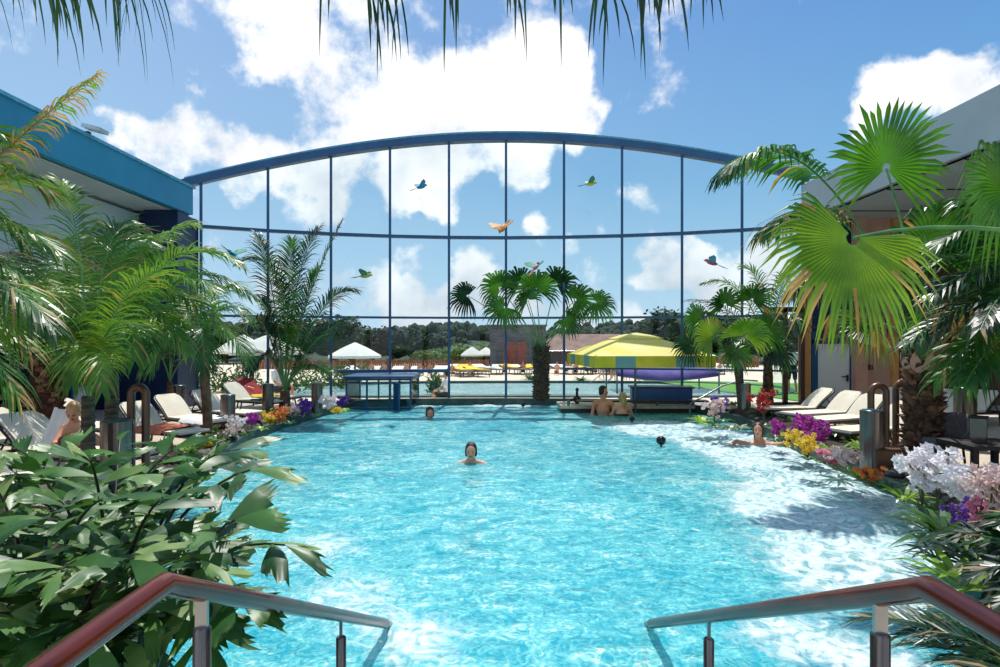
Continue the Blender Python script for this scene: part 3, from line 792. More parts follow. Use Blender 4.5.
# tub chair, table, speaker box
ch = thing('wicker_chair', 'grey wicker tub chair right of the thick palm trunk', 'chair', at_px(944, 7.9), rz=rad(200), sc=.82)
mb = MB(); vs = []; nA = 24; nH = 6
for j in range(nH + 1):
    for i in range(nA + 1):
        q = rad(-115 + 230 * i / nA); hgt = .42 + .42 * math.cos(q * .72) * j / nH; rr2 = .3 + .05 * j / nH
        vs.append(V((-rr2 * math.cos(q), rr2 * math.sin(q), hgt if j else .36)))
mb.add(vs, [(j * (nA + 1) + i, j * (nA + 1) + i + 1, (j + 1) * (nA + 1) + i + 1, (j + 1) * (nA + 1) + i) for j in range(nH) for i in range(nA)], 0, True)
bk = mb.build('backrest', M['wicker'], ch); md = bk.modifiers.new('t', 'SOLIDIFY'); md.thickness = .03
mb = MB(); mb.lathe([(0, .34), (.28, .34), (.3, .38), (.28, .43), (0, .43)], n=24); mb.build('seat', M['wicker'], ch)
for q in (45, 135, 225, 315):
    mb = MB(); mb.tube([V((.24 * math.cos(rad(q)), .24 * math.sin(rad(q)), .36)), V((.28 * math.cos(rad(q)), .28 * math.sin(rad(q)), 0))], .018, n=8); mb.build('leg', M['wicker_dark'], ch)
tb = thing('wicker_table', 'low dark wicker table at the right edge', 'table', at_px(985, 7.2))
mb = MB(); mb.box((0, 0, .40), (.75, .6, .05)); mb.build('table_top', M['wicker_dark'], tb)
for sx in (-1, 1):
    for sy in (-1, 1): mb = MB(); mb.box((sx * .33, sy * .26, .19), (.06, .06, .38)); mb.build('leg', M['wicker_dark'], tb)
sb = thing('steel_bin', 'small brushed steel bin standing on the dark wicker table', 'bin', at_px(979, 7.2, DZ + .426))
mb = MB(); mb.lathe([(.0, 0), (.1, 0), (.115, .3), (.1, .3), (.09, .02), (0, .02)], n=4, smooth=False); mb.build('body', M['bollard'], sb)
mb = MB(); mb.lathe([(.118, .285), (.125, .30), (.118, .312)], n=4, smooth=False); mb.build('bin_rim', M['frame_dark'], sb)

# black balls on stalks in the pool
def wball(px, py, r, label, src=None):
    g = G(px, py + 4)
    t = thing('float_ball', label, 'pool marker ball', (g.x, g.y, 0))
    mb = MB(); mb.ball((0, 0, r + .03), r, 20, 12); mb.build('ball', M['black'], t)
    mb = MB(); mb.tube([V((0, 0, .05)), V((0, 0, -1.1))], .018, n=8); mb.build('stalk', M['bollard_cap'], t)
wball(256, 457, .075, 'black ball on a stalk in the water at the left pool edge')
wball(661, 443, .08, 'largest black ball on a stalk at the edge of the white foam')
wball(632, 419, .06, 'small black ball in the water in front of the swim-up bar')
wball(399, 404, .06, 'small black ball in the water below the glazed passage')
wball(523, 404, .06, 'small black ball at the far kerb left of the central palm')
# black bird-like fountain ornament
fo = thing('fountain_ornament', 'small black bird-shaped ornament at the left end of the bar platform', 'ornament', (wx(577, 15.3), 15.3, .12))
mb = MB(); mb.lathe([(.13, 0), (.13, .03), (.05, .05), (.05, .1)], n=16); mb.build('plinth', M['black'], fo)
mb = MB(); mb.ball((0, 0, .17), (.1, .09, .1)); mb.cap((0, 0, .22), (0, -.01, .38), .04, .03); mb.ball((0, -.02, .42), .045)
for s in (-1, 1): mb.ball((s * .13, 0, .15), (.11, .05, .035), rot=Matrix.Rotation(s * .4, 3, 'Y'))
mb.build('body', M['black'], fo)

# ------------------------------------------------------------------ swim-up bar and its parasol
pl = thing('bar_platform', 'low dark-edged platform of the swim-up bar below the yellow parasol', 'bar platform', (3.3, 15.4, 0))
mb = MB(); mb.box((0, 0, .12), (3.6, 1.1, .1)); mb.build('deck_board', M['deck'], pl)
mb = MB(); mb.box((0, -.52, .02), (3.6, .08, .16)); mb.box((.2, -.6, .3), (3.2, .3, .04)); mb.build('counter', M['frame_dark'], pl)
mb = MB()
for x in (-1.6, -.5, .6, 1.5): mb.tube([V((x, -.5, -1)), V((x, -.5, .3))], .035, n=8)
mb.build('support', M['bollard_cap'], pl)
tubb = thing('blue_counter', 'blue panelled counter at the right of the swim-up bar', 'bar counter', (4.15, 15.5, .17))
mb = MB(); mb.box((0, 0, .2), (1.5, .5, .4), rad(-6)); mb.build('panel', M['blue_tub'], tubb)
mb = MB(); mb.box((0, 0, .42), (1.6, .58, .04), rad(-6)); mb.build('counter_top', M['frame_dark'], tubb)

def parasol_sq(label, loc, hw, ze, za, zv, rz, vents=True):
    r = thing('bar_parasol', label, 'parasol', loc, rz)
    mb = MB(); n = 4; K = 6
    def ring(f, z): return [V((sx * hw * f, sy * hw * f, z)) for sx, sy in ((-1, -1), (1, -1), (1, 1), (-1, 1))]
    vs = []
    prof = [(1, ze), (.75, ze + (za - ze) * .30), (.5, ze + (za - ze) * .56), (.3, ze + (za - ze) * .74)]
    for f, z in prof: vs += ring(f, z)
    fs = []
    for i in range(3):
        for k in range(4): fs.append((i * 4 + k, i * 4 + (k + 1) % 4, (i + 1) * 4 + (k + 1) % 4, (i + 1) * 4 + k))
    mb.add(vs, fs, 0)
    mb.build('canopy', M['parasol_yellow'], r)
    mb = MB(); vs = ring(.38, ze + (za - ze) * .74) + ring(.2, ze + (za - ze) * .9) + ring(.02, za)
    mb.add(vs, [(i * 4 + k, i * 4 + (k + 1) % 4, (i + 1) * 4 + (k + 1) % 4, (i + 1) * 4 + k) for i in range(2) for k in range(4)]); mb.build('vent_cap', M['parasol_yellow'], r)
    mb = MB(); rg_ = ring(1, ze)
    for k in range(4):
        a, b = rg_[k], rg_[(k + 1) % 4]
        for j in range(12):
            p, q = a.lerp(b, j / 12), a.lerp(b, (j + 1) / 12)
            mi = 1 if j in (2, 3, 8, 9) else 0
            mb.add([p, q, q + V((0, 0, zv - ze)), p + V((0, 0, zv - ze))], [(0, 1, 2, 3)], mi)
    va = mb.build('valance', [M['valance_yellow'], M['valance_grey']], r); md = va.modifiers.new('t', 'SOLIDIFY'); md.thickness = .01
    mb = MB(); mb.tube([V((0, 0, -1.0)), V((0, 0, za))], .03, n=12); mb.build('pole', M['bollard_cap'], r)
    for k in range(4):
        mb = MB(); mb.tube([V((0, 0, za - .12)), rg_[k]], .012, n=6); mb.build('rib', M['steel'], r)
    return r
parasol_sq('large square yellow parasol with grey-green valance patches over the swim-up bar', (3.35, 14.85, 0), 1.4, 1.44, 1.98, 1.18, rad(6))
aw = thing('awning', 'purple awning outside the glass behind the yellow parasol', 'awning', (5.6, 21, 0))
mb = MB(); rows = []
for i in range(7):
    for k in range(13):
        x = -1.7 + 3.4 * k / 12; y = -1 + 2 * i / 6; rows.append(V((x, y if i else -1.02, 1.15 - .35 * (1 - i / 6) - .16 * math.sin(PI * k / 12) - (.18 if i == 0 else 0))))
mb.add(rows, [(i * 13 + k, i * 13 + k + 1, (i + 1) * 13 + k + 1, (i + 1) * 13 + k) for i in range(6) for k in range(12)], 0, True)
cn = mb.build('canopy', M['purple'], aw); md = cn.modifiers.new('t', 'SOLIDIFY'); md.thickness = .03
for x in (-1.7, 1.7):
    for y in (-1, 1): mb = MB(); mb.tube([V((x, y, 0)), V((x, y, 1.15 if y > 0 else .82))], .03, n=8); mb.build('pole', M['bollard_cap'], aw)

def railing(label, pts, r=.022, h=.0):
    t = thing('steel_railing', label, 'railing', pts[0] * 1)
    b = V(pts[0]); mb = MB(); mb.tube([p - b for p in pts], r, n=8); mb.build('rail', M['steel'], t)
    for p in pts[::2]:
        mb = MB(); q = p - b; mb.tube([q, V((q.x, q.y, -b.z))], r, n=8); mb.build('post', M['steel'], t)
railing('steel stair railing behind the small fan palm right of the bar', [P(690, 404, 14.4) , P(722, 386, 14.8), P(742, 380, 15.0), P(758, 381, 14.9)])
railing('steel railing slanting up from the outdoor pool, left of a pair', [P(588, 385, 24), P(605, 371, 26), P(612, 366, 27)])
railing('steel railing slanting up from the outdoor pool, right of a pair', [P(602, 387, 23.5), P(616, 373, 25.5), P(624, 366, 26.5)])
# ------------------------------------------------------------------ palms
GR = ('palm_green', 'dry', 'petiole'); LI = ('palm_lime', 'dry', 'petiole'); DP = ('palm_deep', 'dry', 'petiole'); BL = ('palm_blue', 'dry', 'petiole')
# central fan palm
c = thing('fan_palm', 'fan palm with bushy dark trunk standing at the middle of the glass wall', 'palm', (wx(541, 16.75), 16.75, .12))
trunk('boot', 1.45, .21).build('trunk', [M['bark_ring'], M['bark']], c)
ct = c.location + V((0, 0, 1.4)); D0 = 16.7
for (px, py, R_, dy, nx_, mats, fx, fz) in (
        (536, 290, .78, -.5, 0, GR, 0, 1), (500, 288, .72, -.1, -.3, GR, -.5, .6), (575, 300, .72, .0, .3, GR, .6, .2), (595, 302, .62, -.4, .4, GR, .8, -.2),
        (468, 296, .62, -.3, -.4, DP, -.8, .1), (505, 307, .66, -.5, -.1, GR, -.4, -.3), (520, 285, .75, .3, 0, DP, -.3, .8), (556, 284, .75, .3, .1, DP, .4, .8),
        (566, 318, .55, -.3, .2, GR, .7, -.5), (528, 300, .6, -.6, 0, GR, -.1, .2)):
    cc = P(px, py, D0 + dy); mid = ct.lerp(cc, .5) + V((0, 0, .18))
    hero_fan(c, ct, mid, cc, V((nx_ * .6, -1, .35)), R_, mats, .014, Fdir=V((fx, -.2, fz)), n=26, span=250, split=.5, droop=.3)
mb = MB()
for k in range(60):   # skirt of upright leaf stubs around the trunk top
    q = RND.uniform(0, 6.28); o_ = V((math.cos(q), math.sin(q), 0))
    leaflet(mb, V((0, 0, RND.uniform(1.0, 1.4))) + o_ * .12, o_ * .55 + UP, RND.uniform(.25, .5), .05, V((-o_.y, o_.x, 0)), .1, 0)
mb.build('leaf_skirt', M['palm_deep'], c)

# slender coconut palm left
c = thing('coconut_palm', 'slender upright feather palm in front of the glass wall left of the glazed passage', 'palm', (wx(285, 13.6), 13.6, DZ + .05))
trunk('ring', .45, .11).build('trunk', [M['bark_slim'], M['husk']], c)
b_ = c.location + V((0, 0, .42))
for (mx_, my, ex, ey, ed) in ((300, 300, 342, 222, 13.9), (295, 240, 240, 262, 13), (262, 290, 246, 330, 12.8), (322, 285, 352, 290, 13.2), (310, 330, 352, 318, 12.8), (290, 270, 318, 228, 14.3),
                              (275, 280, 258, 236, 14.2), (268, 330, 250, 372, 12.9), (288, 290, 292, 240, 14), (305, 350, 330, 372, 12.9), (276, 330, 262, 300, 13.6), (296, 320, 318, 268, 13.4)):
    hero_frond(c, [b_, P(mx_, my, 13.6), P(ex, ey, ed)], n=66, L=.52, w=.028, droop=.55, fwd=.7, start=.2, rw=.022, mats=RND.choice((GR, DP, DP)), dry=.05)

# small fan palm right
c = thing('fan_palm', 'small leaning fan palm beside the yellow parasol on the right', 'palm', (wx(742, 13.4), 13.4, DZ + .05))
trunk('plain', 1.0, .10, V((-.12, 0, 0))).build('trunk', [M['bark_ring'], M['husk']], c)
ct = c.location + V((-.12, 0, .98))
for (px, py, R_, dy, fx, fz, mats) in ((712, 338, .85, -.3, -.5, .4, LI), (745, 335, .8, -.6, .1, .3, LI), (700, 320, .7, .1, -.7, .3, GR), (690, 345, .6, .0, -.8, -.3, DP), (765, 330, .7, -.1, .7, .1, GR),
                                 (725, 305, .7, .3, -.2, .8, GR), (752, 300, .7, .3, .3, .8, GR), (775, 350, .6, -.3, .8, -.5, DP), (735, 350, .6, -.7, 0, -.4, GR)):
    cc = P(px, py, 13.2 + dy); mid = ct.lerp(cc, .5) + V((0, 0, .15))
    hero_fan(c, ct, mid, cc, V((.1, -1, .4)), R_ * .8, mats, .014, Fdir=V((fx, -.2, fz)), n=26, span=240, split=.5, droop=.3, dry=.05)
# feathery palm behind it
c = palm('feather_palm', 'feathery palm rising behind the small fan palm at the right end of the glass', (wx(768, 13.9), 13.9, DZ), 1.25, .12, 'plain', 'bark', 0, 0)
ct = c.location + V((0, 0, 1.2))
for (mx_, my, ex, ey, ed) in ((740, 300, 690, 300, 13.4), (750, 270, 705, 282, 13.8), (765, 270, 745, 268, 13.8), (760, 310, 735, 345, 12.8), (790, 290, 800, 330, 13), (780, 270, 790, 275, 14), (735, 320, 700, 345, 13), (775, 320, 785, 370, 12.8)):
    hero_frond(c, [ct, P(mx_, my, 13.7), P(ex, ey, ed)], n=40, L=.45, w=.028, droop=.6, fwd=.6, rw=.018, mats=RND.choice((GR, DP)), dry=.05)

# big fan palm right
c = thing('fan_palm', 'large fan palm with a thick scaly trunk standing on the right deck', 'palm', at_px(923, 8.3))
trunk('boot', 1.35, .225).build('trunk', [M['bark'], M['husk']], c)
ct = c.location + V((0, 0, 1.36))
mb = MB()
for q in range(10):
    a = q * .63; o_ = V((math.cos(a), math.sin(a), 0)); leaflet(mb, o_ * .2 + V((0, 0, 1.2)), o_ * .4 + UP, .3, .16, V((-o_.y, o_.x, 0)), .02, 0)
mb.build('leaf_base', M['pink_wall'], c)
fans = [(886, 168, .98, -.3, 0, 1, V((.1, -1, .1)), GR, 270, .10, .0),
        (925, 300, .85, .5, -.7, .5, V((0, -.8, .5)), DP, 200, .5, .1), (872, 322, .7, .6, -.9, -.2, V((0, -.6, .8)), LI, 150, .5, .15),
        (960, 330, .9, .3, .7, -.1, V((.1, -.9, .5)), GR, 200, .5, .05), (935, 250, 1.0, .6, .2, .7, V((0, -1, .3)), GR, 230, .3, .05), (975, 270, 1.0, .4, .7, .5, V((0, -1, .3)), DP, 240, .4, .05),
        (870, 285, .7, .9, -.9, 0, V((0, -.8, .6)), DP, 180, .6, .1), (968, 345, .6, .6, .9, -.1, V((0, -.6, .8)), LI, 150, .4, .1)]
for q_, (sx_, sy_) in enumerate(((845, 250), (858, 225), (905, 240), (925, 235), (880, 260))):
    mb = MB(); e_ = P(sx_, sy_, 8.5) - c.location; petiole(mb, V((0, 0, 1.36)), V((0, 0, 1.36)).lerp(e_, .5) + V((.05, 0, .1)), e_, .02); mb.build('leaf_stalk', [M['petiole']] * 3, c)
hero_frond(c, [P(900, 300, 8.2), P(800, 95, 8.0), P(722, 172, 7.6)], n=54, L=.62, w=.05, droop=.9, fwd=.5, start=.42, rw=.02, mats=GR, dry=.02, lift=.1)
hero_frond(c, [P(898, 310, 8.2), P(835, 160, 8.0), P(762, 232, 7.6)], n=46, L=.62, w=.045, droop=1.0, fwd=.5, start=.42, rw=.018, mats=('palm_green', 'dry', 'petiole'), dry=.35, lift=.1)
hero_frond(c, [P(905, 330, 8.2), P(860, 230, 8.0), P(790, 290, 7.8)], n=40, L=.6, w=.04, droop=1.1, fwd=.5, start=.4, rw=.018, mats=('palm_deep', 'dry', 'petiole'), dry=.45, lift=.0)
for px, py, R_, dy, fx, fz, nn, mats, span, dr_, dry in fans:
    cc = P(px, py, 8.2 + dy); mid = ct.lerp(cc, .5) + V((0, 0, .25)) + V((.1, 0, 0))
    hero_fan(c, ct, mid, cc, nn, R_, mats, .02, Fdir=V((fx, -.2, fz)), n=36, span=span, split=.5, droop=dr_, dry=dry)
# hanging dead leaves under the crown
for k in range(12):
    q = rad(150 + RND.uniform(0, 240)); o_ = V((math.cos(q), math.sin(q), 0)); mb = MB()
    s_ = V((0, 0, 1.4)) + o_ * .15; e_ = s_ + o_ * RND.uniform(.5, 1.0) + V((0, 0, RND.uniform(.1, .8)))
    petiole(mb, s_, s_.lerp(e_, .5) + V((0, 0, .3)), e_, .012, 1)
    for j in range(12):
        leaflet(mb, e_, V((RND.uniform(-.5, .5), RND.uniform(-.5, .5), -.8)), RND.uniform(.3, .6), .03, V((1, 0, 0)), .6, 1)
    mb.build('dry_frond', [M['dry'], M['dry'], M['dry']], c)

# palm off the right edge: the big near fan leaf on a long arching stalk
c = thing('fan_palm', 'near fan palm off the right edge with one huge yellow-green leaf on an arching stalk', 'palm', V((6.6, 5.4, DZ)))
trunk('boot', 2.2, .22).build('trunk', [M['bark'], M['husk']], c)
ct = c.location + V((0, 0, 2.2))
hero_fan(c, ct, P(985, 205, 5.6), P(853, 238, 5.0), V((.1, -1., .35)), .84, ('palm_lime', 'dry', 'petiole'), .022, Fdir=V((-.38, -.1, -.9)), n=52, span=235, split=.6, droop=.22, dry=.16, fold=.04)
for (px, py, R_, dd_, fx, fz, mats) in ((1010, 190, .8, 5.9, -.5, .5, GR),):
    cc = P(px, py, dd_); hero_fan(c, ct, ct.lerp(cc, .5) + V((0, 0, .3)), cc, V((.1, -1, .3)), R_, mats, .02, Fdir=V((fx, 0, fz)), n=34, span=240, split=.45, droop=.5, dry=.05)
# dark feather palm right
c = palm('feather_palm', 'dark glossy feather palm hanging into the right side of the picture', V((6.3, 6.4, DZ)), 1.9, .16, 'plain', 'bark', 0, 0)
ct = c.location + V((0, 0, 1.9))
for (mx_, my, ex, ey, ed) in ((1000, 190, 930, 250, 6.2), (1000, 230, 925, 300, 6.0), (1000, 260, 905, 345, 6.0), (1010, 280, 935, 380, 5.9), (1020, 180, 960, 205, 6.5), (1010, 300, 965, 385, 5.6),
                              (1020, 240, 980, 330, 5.4), (1030, 160, 1010, 180, 6), (1000, 210, 900, 285, 7.0), (1010, 250, 915, 320, 7.2)):
    hero_frond(c, [ct, P(mx_, my, 6.3), P(ex, ey, ed)], n=50, L=.55, w=.034, droop=.7, fwd=.55, rw=.016, mats=RND.choice((DP, GR)), dry=.03, start=.1)

# palms on the left
def lp(name, lab, px, d, H, r, kind, bark, fr, lean=V((0, 0, 0)), L=.46, w=.024, droop=.7, mats=(GR, LI, GR), n=62, dry=.03, z=DZ, rw=.014, lift=.25, fwd=.55):
    c = thing(name, lab, 'palm', at_px(px, d, z))
    trunk(kind, H, r, lean).build('trunk', [M[bark], M['husk']], c)
    t = c.location + V((0, 0, H)) + lean
    for (mx_, my, ex, ey, dd_) in fr:
        hero_frond(c, [t, P(mx_, my, d + dd_ * .5), P(ex, ey, d + dd_)], n=n, L=L * RND.uniform(.9, 1.1), w=w, droop=droop, mats=RND.choice(mats), dry=dry, rw=rw, lift=lift, fwd=fwd)
    return c
lp('date_palm', 'date palm with a thick red-brown trunk at the far left', 47, 8.6, 1.75, .19, 'boot', 'bark_red',
   [(0, 250, -60, 330, .3), (20, 230, -10, 260, .8), (50, 220, 60, 250, .5), (90, 250, 130, 310, .2), (80, 280, 115, 360, -.3), (10, 270, -20, 370, -.5), (40, 260, 30, 330, -1.2), (100, 240, 160, 280, .5), (60, 260, 80, 350, -.9), (-10, 230, -80, 260, 0)],
   L=.55, mats=(DP, GR), n=66)
lp('feather_palm', 'ringed palm in front of the seated child, its crown drooping over the trunk', 88, 5.9, 1.1, .06, 'ring', 'bark_ring',
   [(85, 225, 62, 183, .2), (100, 250, 40, 300, .3), (110, 270, 185, 262, -.3), (105, 290, 150, 335, -.4), (90, 280, 60, 350, -.2), (105, 230, 145, 250, .6), (80, 300, 72, 385, -.6), (100, 310, 102, 392, -.7), (70, 270, 15, 330, 0), (100, 240, 122, 225, .4)],
   L=.36, w=.02, mats=(GR, LI), n=46, rw=.012)
lp('feather_palm', 'ringed palm behind the ribbed bollard, with long fronds arching over the left loungers', 112, 6.9, 1.35, .07, 'ring', 'bark_ring',
   [(150, 215, 238, 262, 0), (165, 225, 258, 300, .3), (150, 240, 230, 335, -.3), (140, 230, 190, 225, .8), (120, 215, 100, 250, .6), (140, 260, 185, 350, -.6), (100, 230, 50, 290, .3), (130, 220, 160, 240, 1.2), (130, 270, 135, 360, -.8), (160, 250, 215, 290, -.5), (118, 240, 118, 232, .3)],
   L=.48, w=.025, mats=(GR, LI), n=48)
lp('feather_palm', 'slim palm with a leaning pinkish trunk between the left loungers', 208, 9.6, 1.55, .075, 'plain', 'bark_slim',
   [(180, 290, 160, 340, 0), (215, 285, 250, 320, 0), (225, 300, 248, 365, -.3), (195, 280, 190, 300, 1), (210, 275, 235, 290, .6), (200, 300, 205, 372, -.6), (170, 300, 150, 372, .2)], lean=V((-.12, 0, 0)),
   L=.5, mats=(GR, LI), n=40)
lp('feather_palm', 'low dark feather palm against the navy wall on the left', 170, 12.2, .8, .07, 'plain', 'bark',
   [(150, 310, 130, 350, 0), (180, 300, 200, 340, 0), (170, 300, 168, 330, -.8), (190, 330, 215, 370, 0), (160, 330, 140, 380, -.3), (175, 290, 190, 310, .5)], L=.5, mats=(DP, DP), n=36)
# near palm off the left edge
c = thing('feather_palm', 'near palm at left edge with yellow-green strap leaflets, one browned frond tip', 'palm', V((-4.3, 3.9, DZ)))
trunk('boot', 1.75, .16).build('trunk', [M['bark'], M['husk']], c)
t = c.location + V((0, 0, 1.75))
for (mx_, my, ex, ey, dd_, mats) in ((-20, 200, 45, 300, 0, LI), (-20, 170, 62, 255, .2, LI), (-40, 240, 30, 350, -.2, LI), (-20, 140, 40, 190, .3, LI), (-60, 150, 20, 240, .5, GR), (-50, 260, 20, 400, 0, GR), (-20, 220, 55, 330, -.4, GR), (-80, 100, -10, 130, .2, GR)):
    hero_frond(c, [t, P(mx_, my, 3.9 + dd_ * .5), P(ex, ey, 3.8 + dd_)], n=40, L=.42, w=.02, droop=.75, mats=mats, dry=.16, rw=.012, fwd=.8)
hero_frond(c, [t, P(-30, 170, 4.0), P(97, 74, 4.1)], n=70, L=.2, w=.016, droop=1.3, mats=('palm_lime', 'dry', 'dry'), dry=.6, rw=.012, fwd=.9, start=.3)

# tall palm behind the viewer whose frond tips hang into the top of the picture
c = thing('tall_palm', 'tall palm behind the viewpoint whose drooping frond tips hang in along the top', 'palm', V((.3, -1.6, DZ)))
trunk('plain', 4.0, .16).build('trunk', [M['bark'], M['husk']], c)
t = c.location + V((0, 0, 4.0))
def hang(pts, n, L, seed, k0=.3, spread=.5):
    rg = random.Random(seed); mb = MB(); base = c.location; path = catmull([p - base for p in pts], 8); K = len(path) - 1
    mb.tube(path, [.014 * (1 - .8 * i / K) for i in range(K + 1)], n=6, mi=2)
    for i in range(n):
        t_ = k0 + (1 - k0) * (i + rg.random()) / n; kk = min(int(t_ * K), K - 1); p = path[kk].lerp(path[kk + 1], t_ * K - kk); T = (path[kk + 1] - path[kk]).normalized(); S = T.cross(UP).normalized()
        if noise.noise(p * 9 + V((seed, 0, 0))) < -.08: continue
        for sd in (-1, 1):
            d = S * sd * rg.uniform(.1, .5) + T * rg.uniform(-.1, .6) * spread - UP * rg.uniform(.6, 1.)
            leaflet(mb, p, d, L * rng_len(rg), .009 * rg.uniform(.7, 1.3), T + S * .5, .8, 0, 4, .05)
    mb.build('frond', [M['palm_deep'], M['dry'], M['petiole']], c)
def rng_len(rg): return rg.choice((rg.uniform(.45, .8), rg.uniform(.8, 1.35)))
hang([t, P(150, -700, 1.5), P(330, -45, 2.1), P(450, -30, 2.1), P(560, -42, 2.2)], 80, .29, 1, .1)
hang([t, P(480, -700, 1.5), P(590, -55, 2.2), P(660, -42, 2.3), P(715, -52, 2.4)], 56, .3, 4, .1)
hang([t, P(0, -700, 1.5), P(100, -60, 2.1), P(170, -42, 2.1), P(222, -50, 2.2)], 72, .3, 2, .1)
hang([t, P(-200, -700, 1.5), P(-60, -90, 2.0), P(20, -55, 2.0), P(75, -50, 2.1)], 50, .32, 3, .1, .9)

# ------------------------------------------------------------------ fishtail palm foreground left
def fishleaf(mb, p, d, nrm, L, W, mi, rg):
    # long wedge that widens to a ragged slanting end
    d = d.normalized(); S = d.cross(nrm).normalized(); nrm = S.cross(d); sk = rg.choice((-1, 1))
    dn = rg.uniform(.25, .6); curl = rg.uniform(-.25, .1)
    def q(l, s): return p + d * L * l + S * (s * W * .5) - UP * (dn * L * l * l * .6) + nrm * (curl * abs(s) * W * .5)
    prof = [(0, .03), (.2, .45), (.42, .85), (.6, 1.)]
    ss = (-1, -.6, -.2, .2, .6, 1); vs = []
    for l, w_ in prof:
        for s in ss: vs.append(q(l + .0, s * w_))
    tips = []
    for k, s in enumerate(ss):
        e_ = .76 + .2 * (1 - abs(s)) + .16 * s * sk + rg.uniform(-.1, .12)
        if k in (1, 3): e_ -= rg.uniform(.02, .1)
        tips.append(q(e_, s * (.95 if abs(s) == 1 else .85)))
    vs += tips; nn_ = []
    for k in range(5):
        m_ = tips[k].lerp(tips[k + 1], rg.uniform(.35, .65)) - d * L * rg.uniform(.08, .22); nn_.append(m_)
    o_ = len(vs); vs += nn_; fs = []
    for i in range(3):
        for k in range(5): fs.append((i * 6 + k, i * 6 + k + 1, i * 6 + k + 7, i * 6 + k + 6))
    for k in range(5):
        fs += [(18 + k, 19 + k, o_ + k), (18 + k, o_ + k, 24 + k), (19 + k, 25 + k, o_ + k)]
    mb.add(vs, fs, mi, True)
fp = thing('fishtail_palm', 'large fishtail palm with ragged wedge leaves filling the lower left foreground', 'palm', V((-1.75, 2.55, DZ - .05)))
rg = random.Random(21); base = fp.location
stalks = []
tips = [(250, 470, 2.5), (285, 545, 2.4), (235, 520, 2.2), (215, 455, 2.8), (180, 445, 2.9), (120, 440, 3.0), (60, 460, 2.8), (20, 450, 2.6), (-10, 480, 2.3), (40, 520, 2.0), (100, 500, 2.1), (160, 500, 2.2), (200, 560, 2.0),
        (240, 600, 2.2), (130, 560, 1.9), (60, 570, 1.8), (10, 560, 1.9), (-20, 620, 1.8), (90, 630, 1.9), (150, 610, 2.1), (210, 640, 2.2), (30, 640, 2.0), (170, 470, 2.5), (90, 460, 2.4), (230, 450, 3.0), (140, 530, 2.5), (60, 500, 2.5), (0, 520, 2.7),
        (10, 590, 2.3), (110, 600, 2.3), (60, 610, 2.4), (180, 530, 2.4), (100, 540, 2.5), (-10, 560, 2.5), (190, 600, 2.5), (40, 560, 2.3), (130, 640, 2.4)]
for (px, py, d) in tips:
    e = P(px, py, d) - base
    s0 = V((rg.uniform(-.3, .3), rg.uniform(-.35, .35), 0))
    md_ = s0.lerp(e, .55) + V((0, 0, .35 + .1 * rg.random()))
    mb = MB(); pts = [bez(s0, md_, e, i / 12) for i in range(13)]
    mb.tube(pts, [.013 * (1 - .7 * i / 12) for i in range(13)], n=6, mi=2)
    for j in range(11):
        t_ = .42 + .58 * j / 10; p = bez(s0, md_, e, t_); T = bezt(s0, md_, e, t_); S = T.cross(UP).normalized(); sd = 1 if j % 2 else -1
        d_ = S * sd * .9 + T * .6 + UP * rg.uniform(-.25, .35)
        if j == 10: d_ = T + UP * -.1
        nrm = UP + V((rg.uniform(-.6, .6), rg.uniform(-.9, .1), 0))
        Lf = rg.uniform(.2, .33)
        fishleaf(mb, p, d_, nrm.normalized(), Lf, Lf * rg.uniform(.26, .44), 1 if rg.random() < .22 else 0, rg)
    mb.build('frond', [M['fishtail'], M['fishtail_pale'], M['darkstem']], fp)

# ------------------------------------------------------------------ bed plants
def blade_plant(name, label, loc, n, L, w, mat, cat='plant', spread=1., up=.8, droop=.5, group=None, rg=RND, seg=4):
    r = thing(name, label, cat, loc, group=group); mb = MB()
    for i in range(n):
        q = i * 2.399 + rg.uniform(-.2, .2); o_ = V((math.cos(q), math.sin(q), 0))
        leaflet(mb, o_ * .02, o_ * spread * rg.uniform(.5, 1) + UP * up * rg.uniform(.5, 1.1), L * rg.uniform(.7, 1.1), w, V((-o_.y, o_.x, 0)), droop, 0, seg)
    mb.build('foliage', mat, r); return r
def flower(mb, c, r, rg, n=5, mi=0):
    N_ = V((rg.uniform(-.6, .6), rg.uniform(-1, -.2), rg.uniform(0, .9))).normalized(); A = N_.cross(UP).normalized(); B = N_.cross(A)
    for k in range(n):
        q = 2 * PI * k / n + rg.uniform(-.1, .1); d = A * math.cos(q) + B * math.sin(q); s = A * -math.sin(q) + B * math.cos(q)
        mb.add([c, c + d * r * .55 + s * r * .42, c + d * r + N_ * r * .1, c + d * r * .55 - s * r * .42, c + d * r * .5 + N_ * r * .18], [(0, 1, 4), (1, 2, 4), (2, 3, 4), (3, 0, 4)], mi)
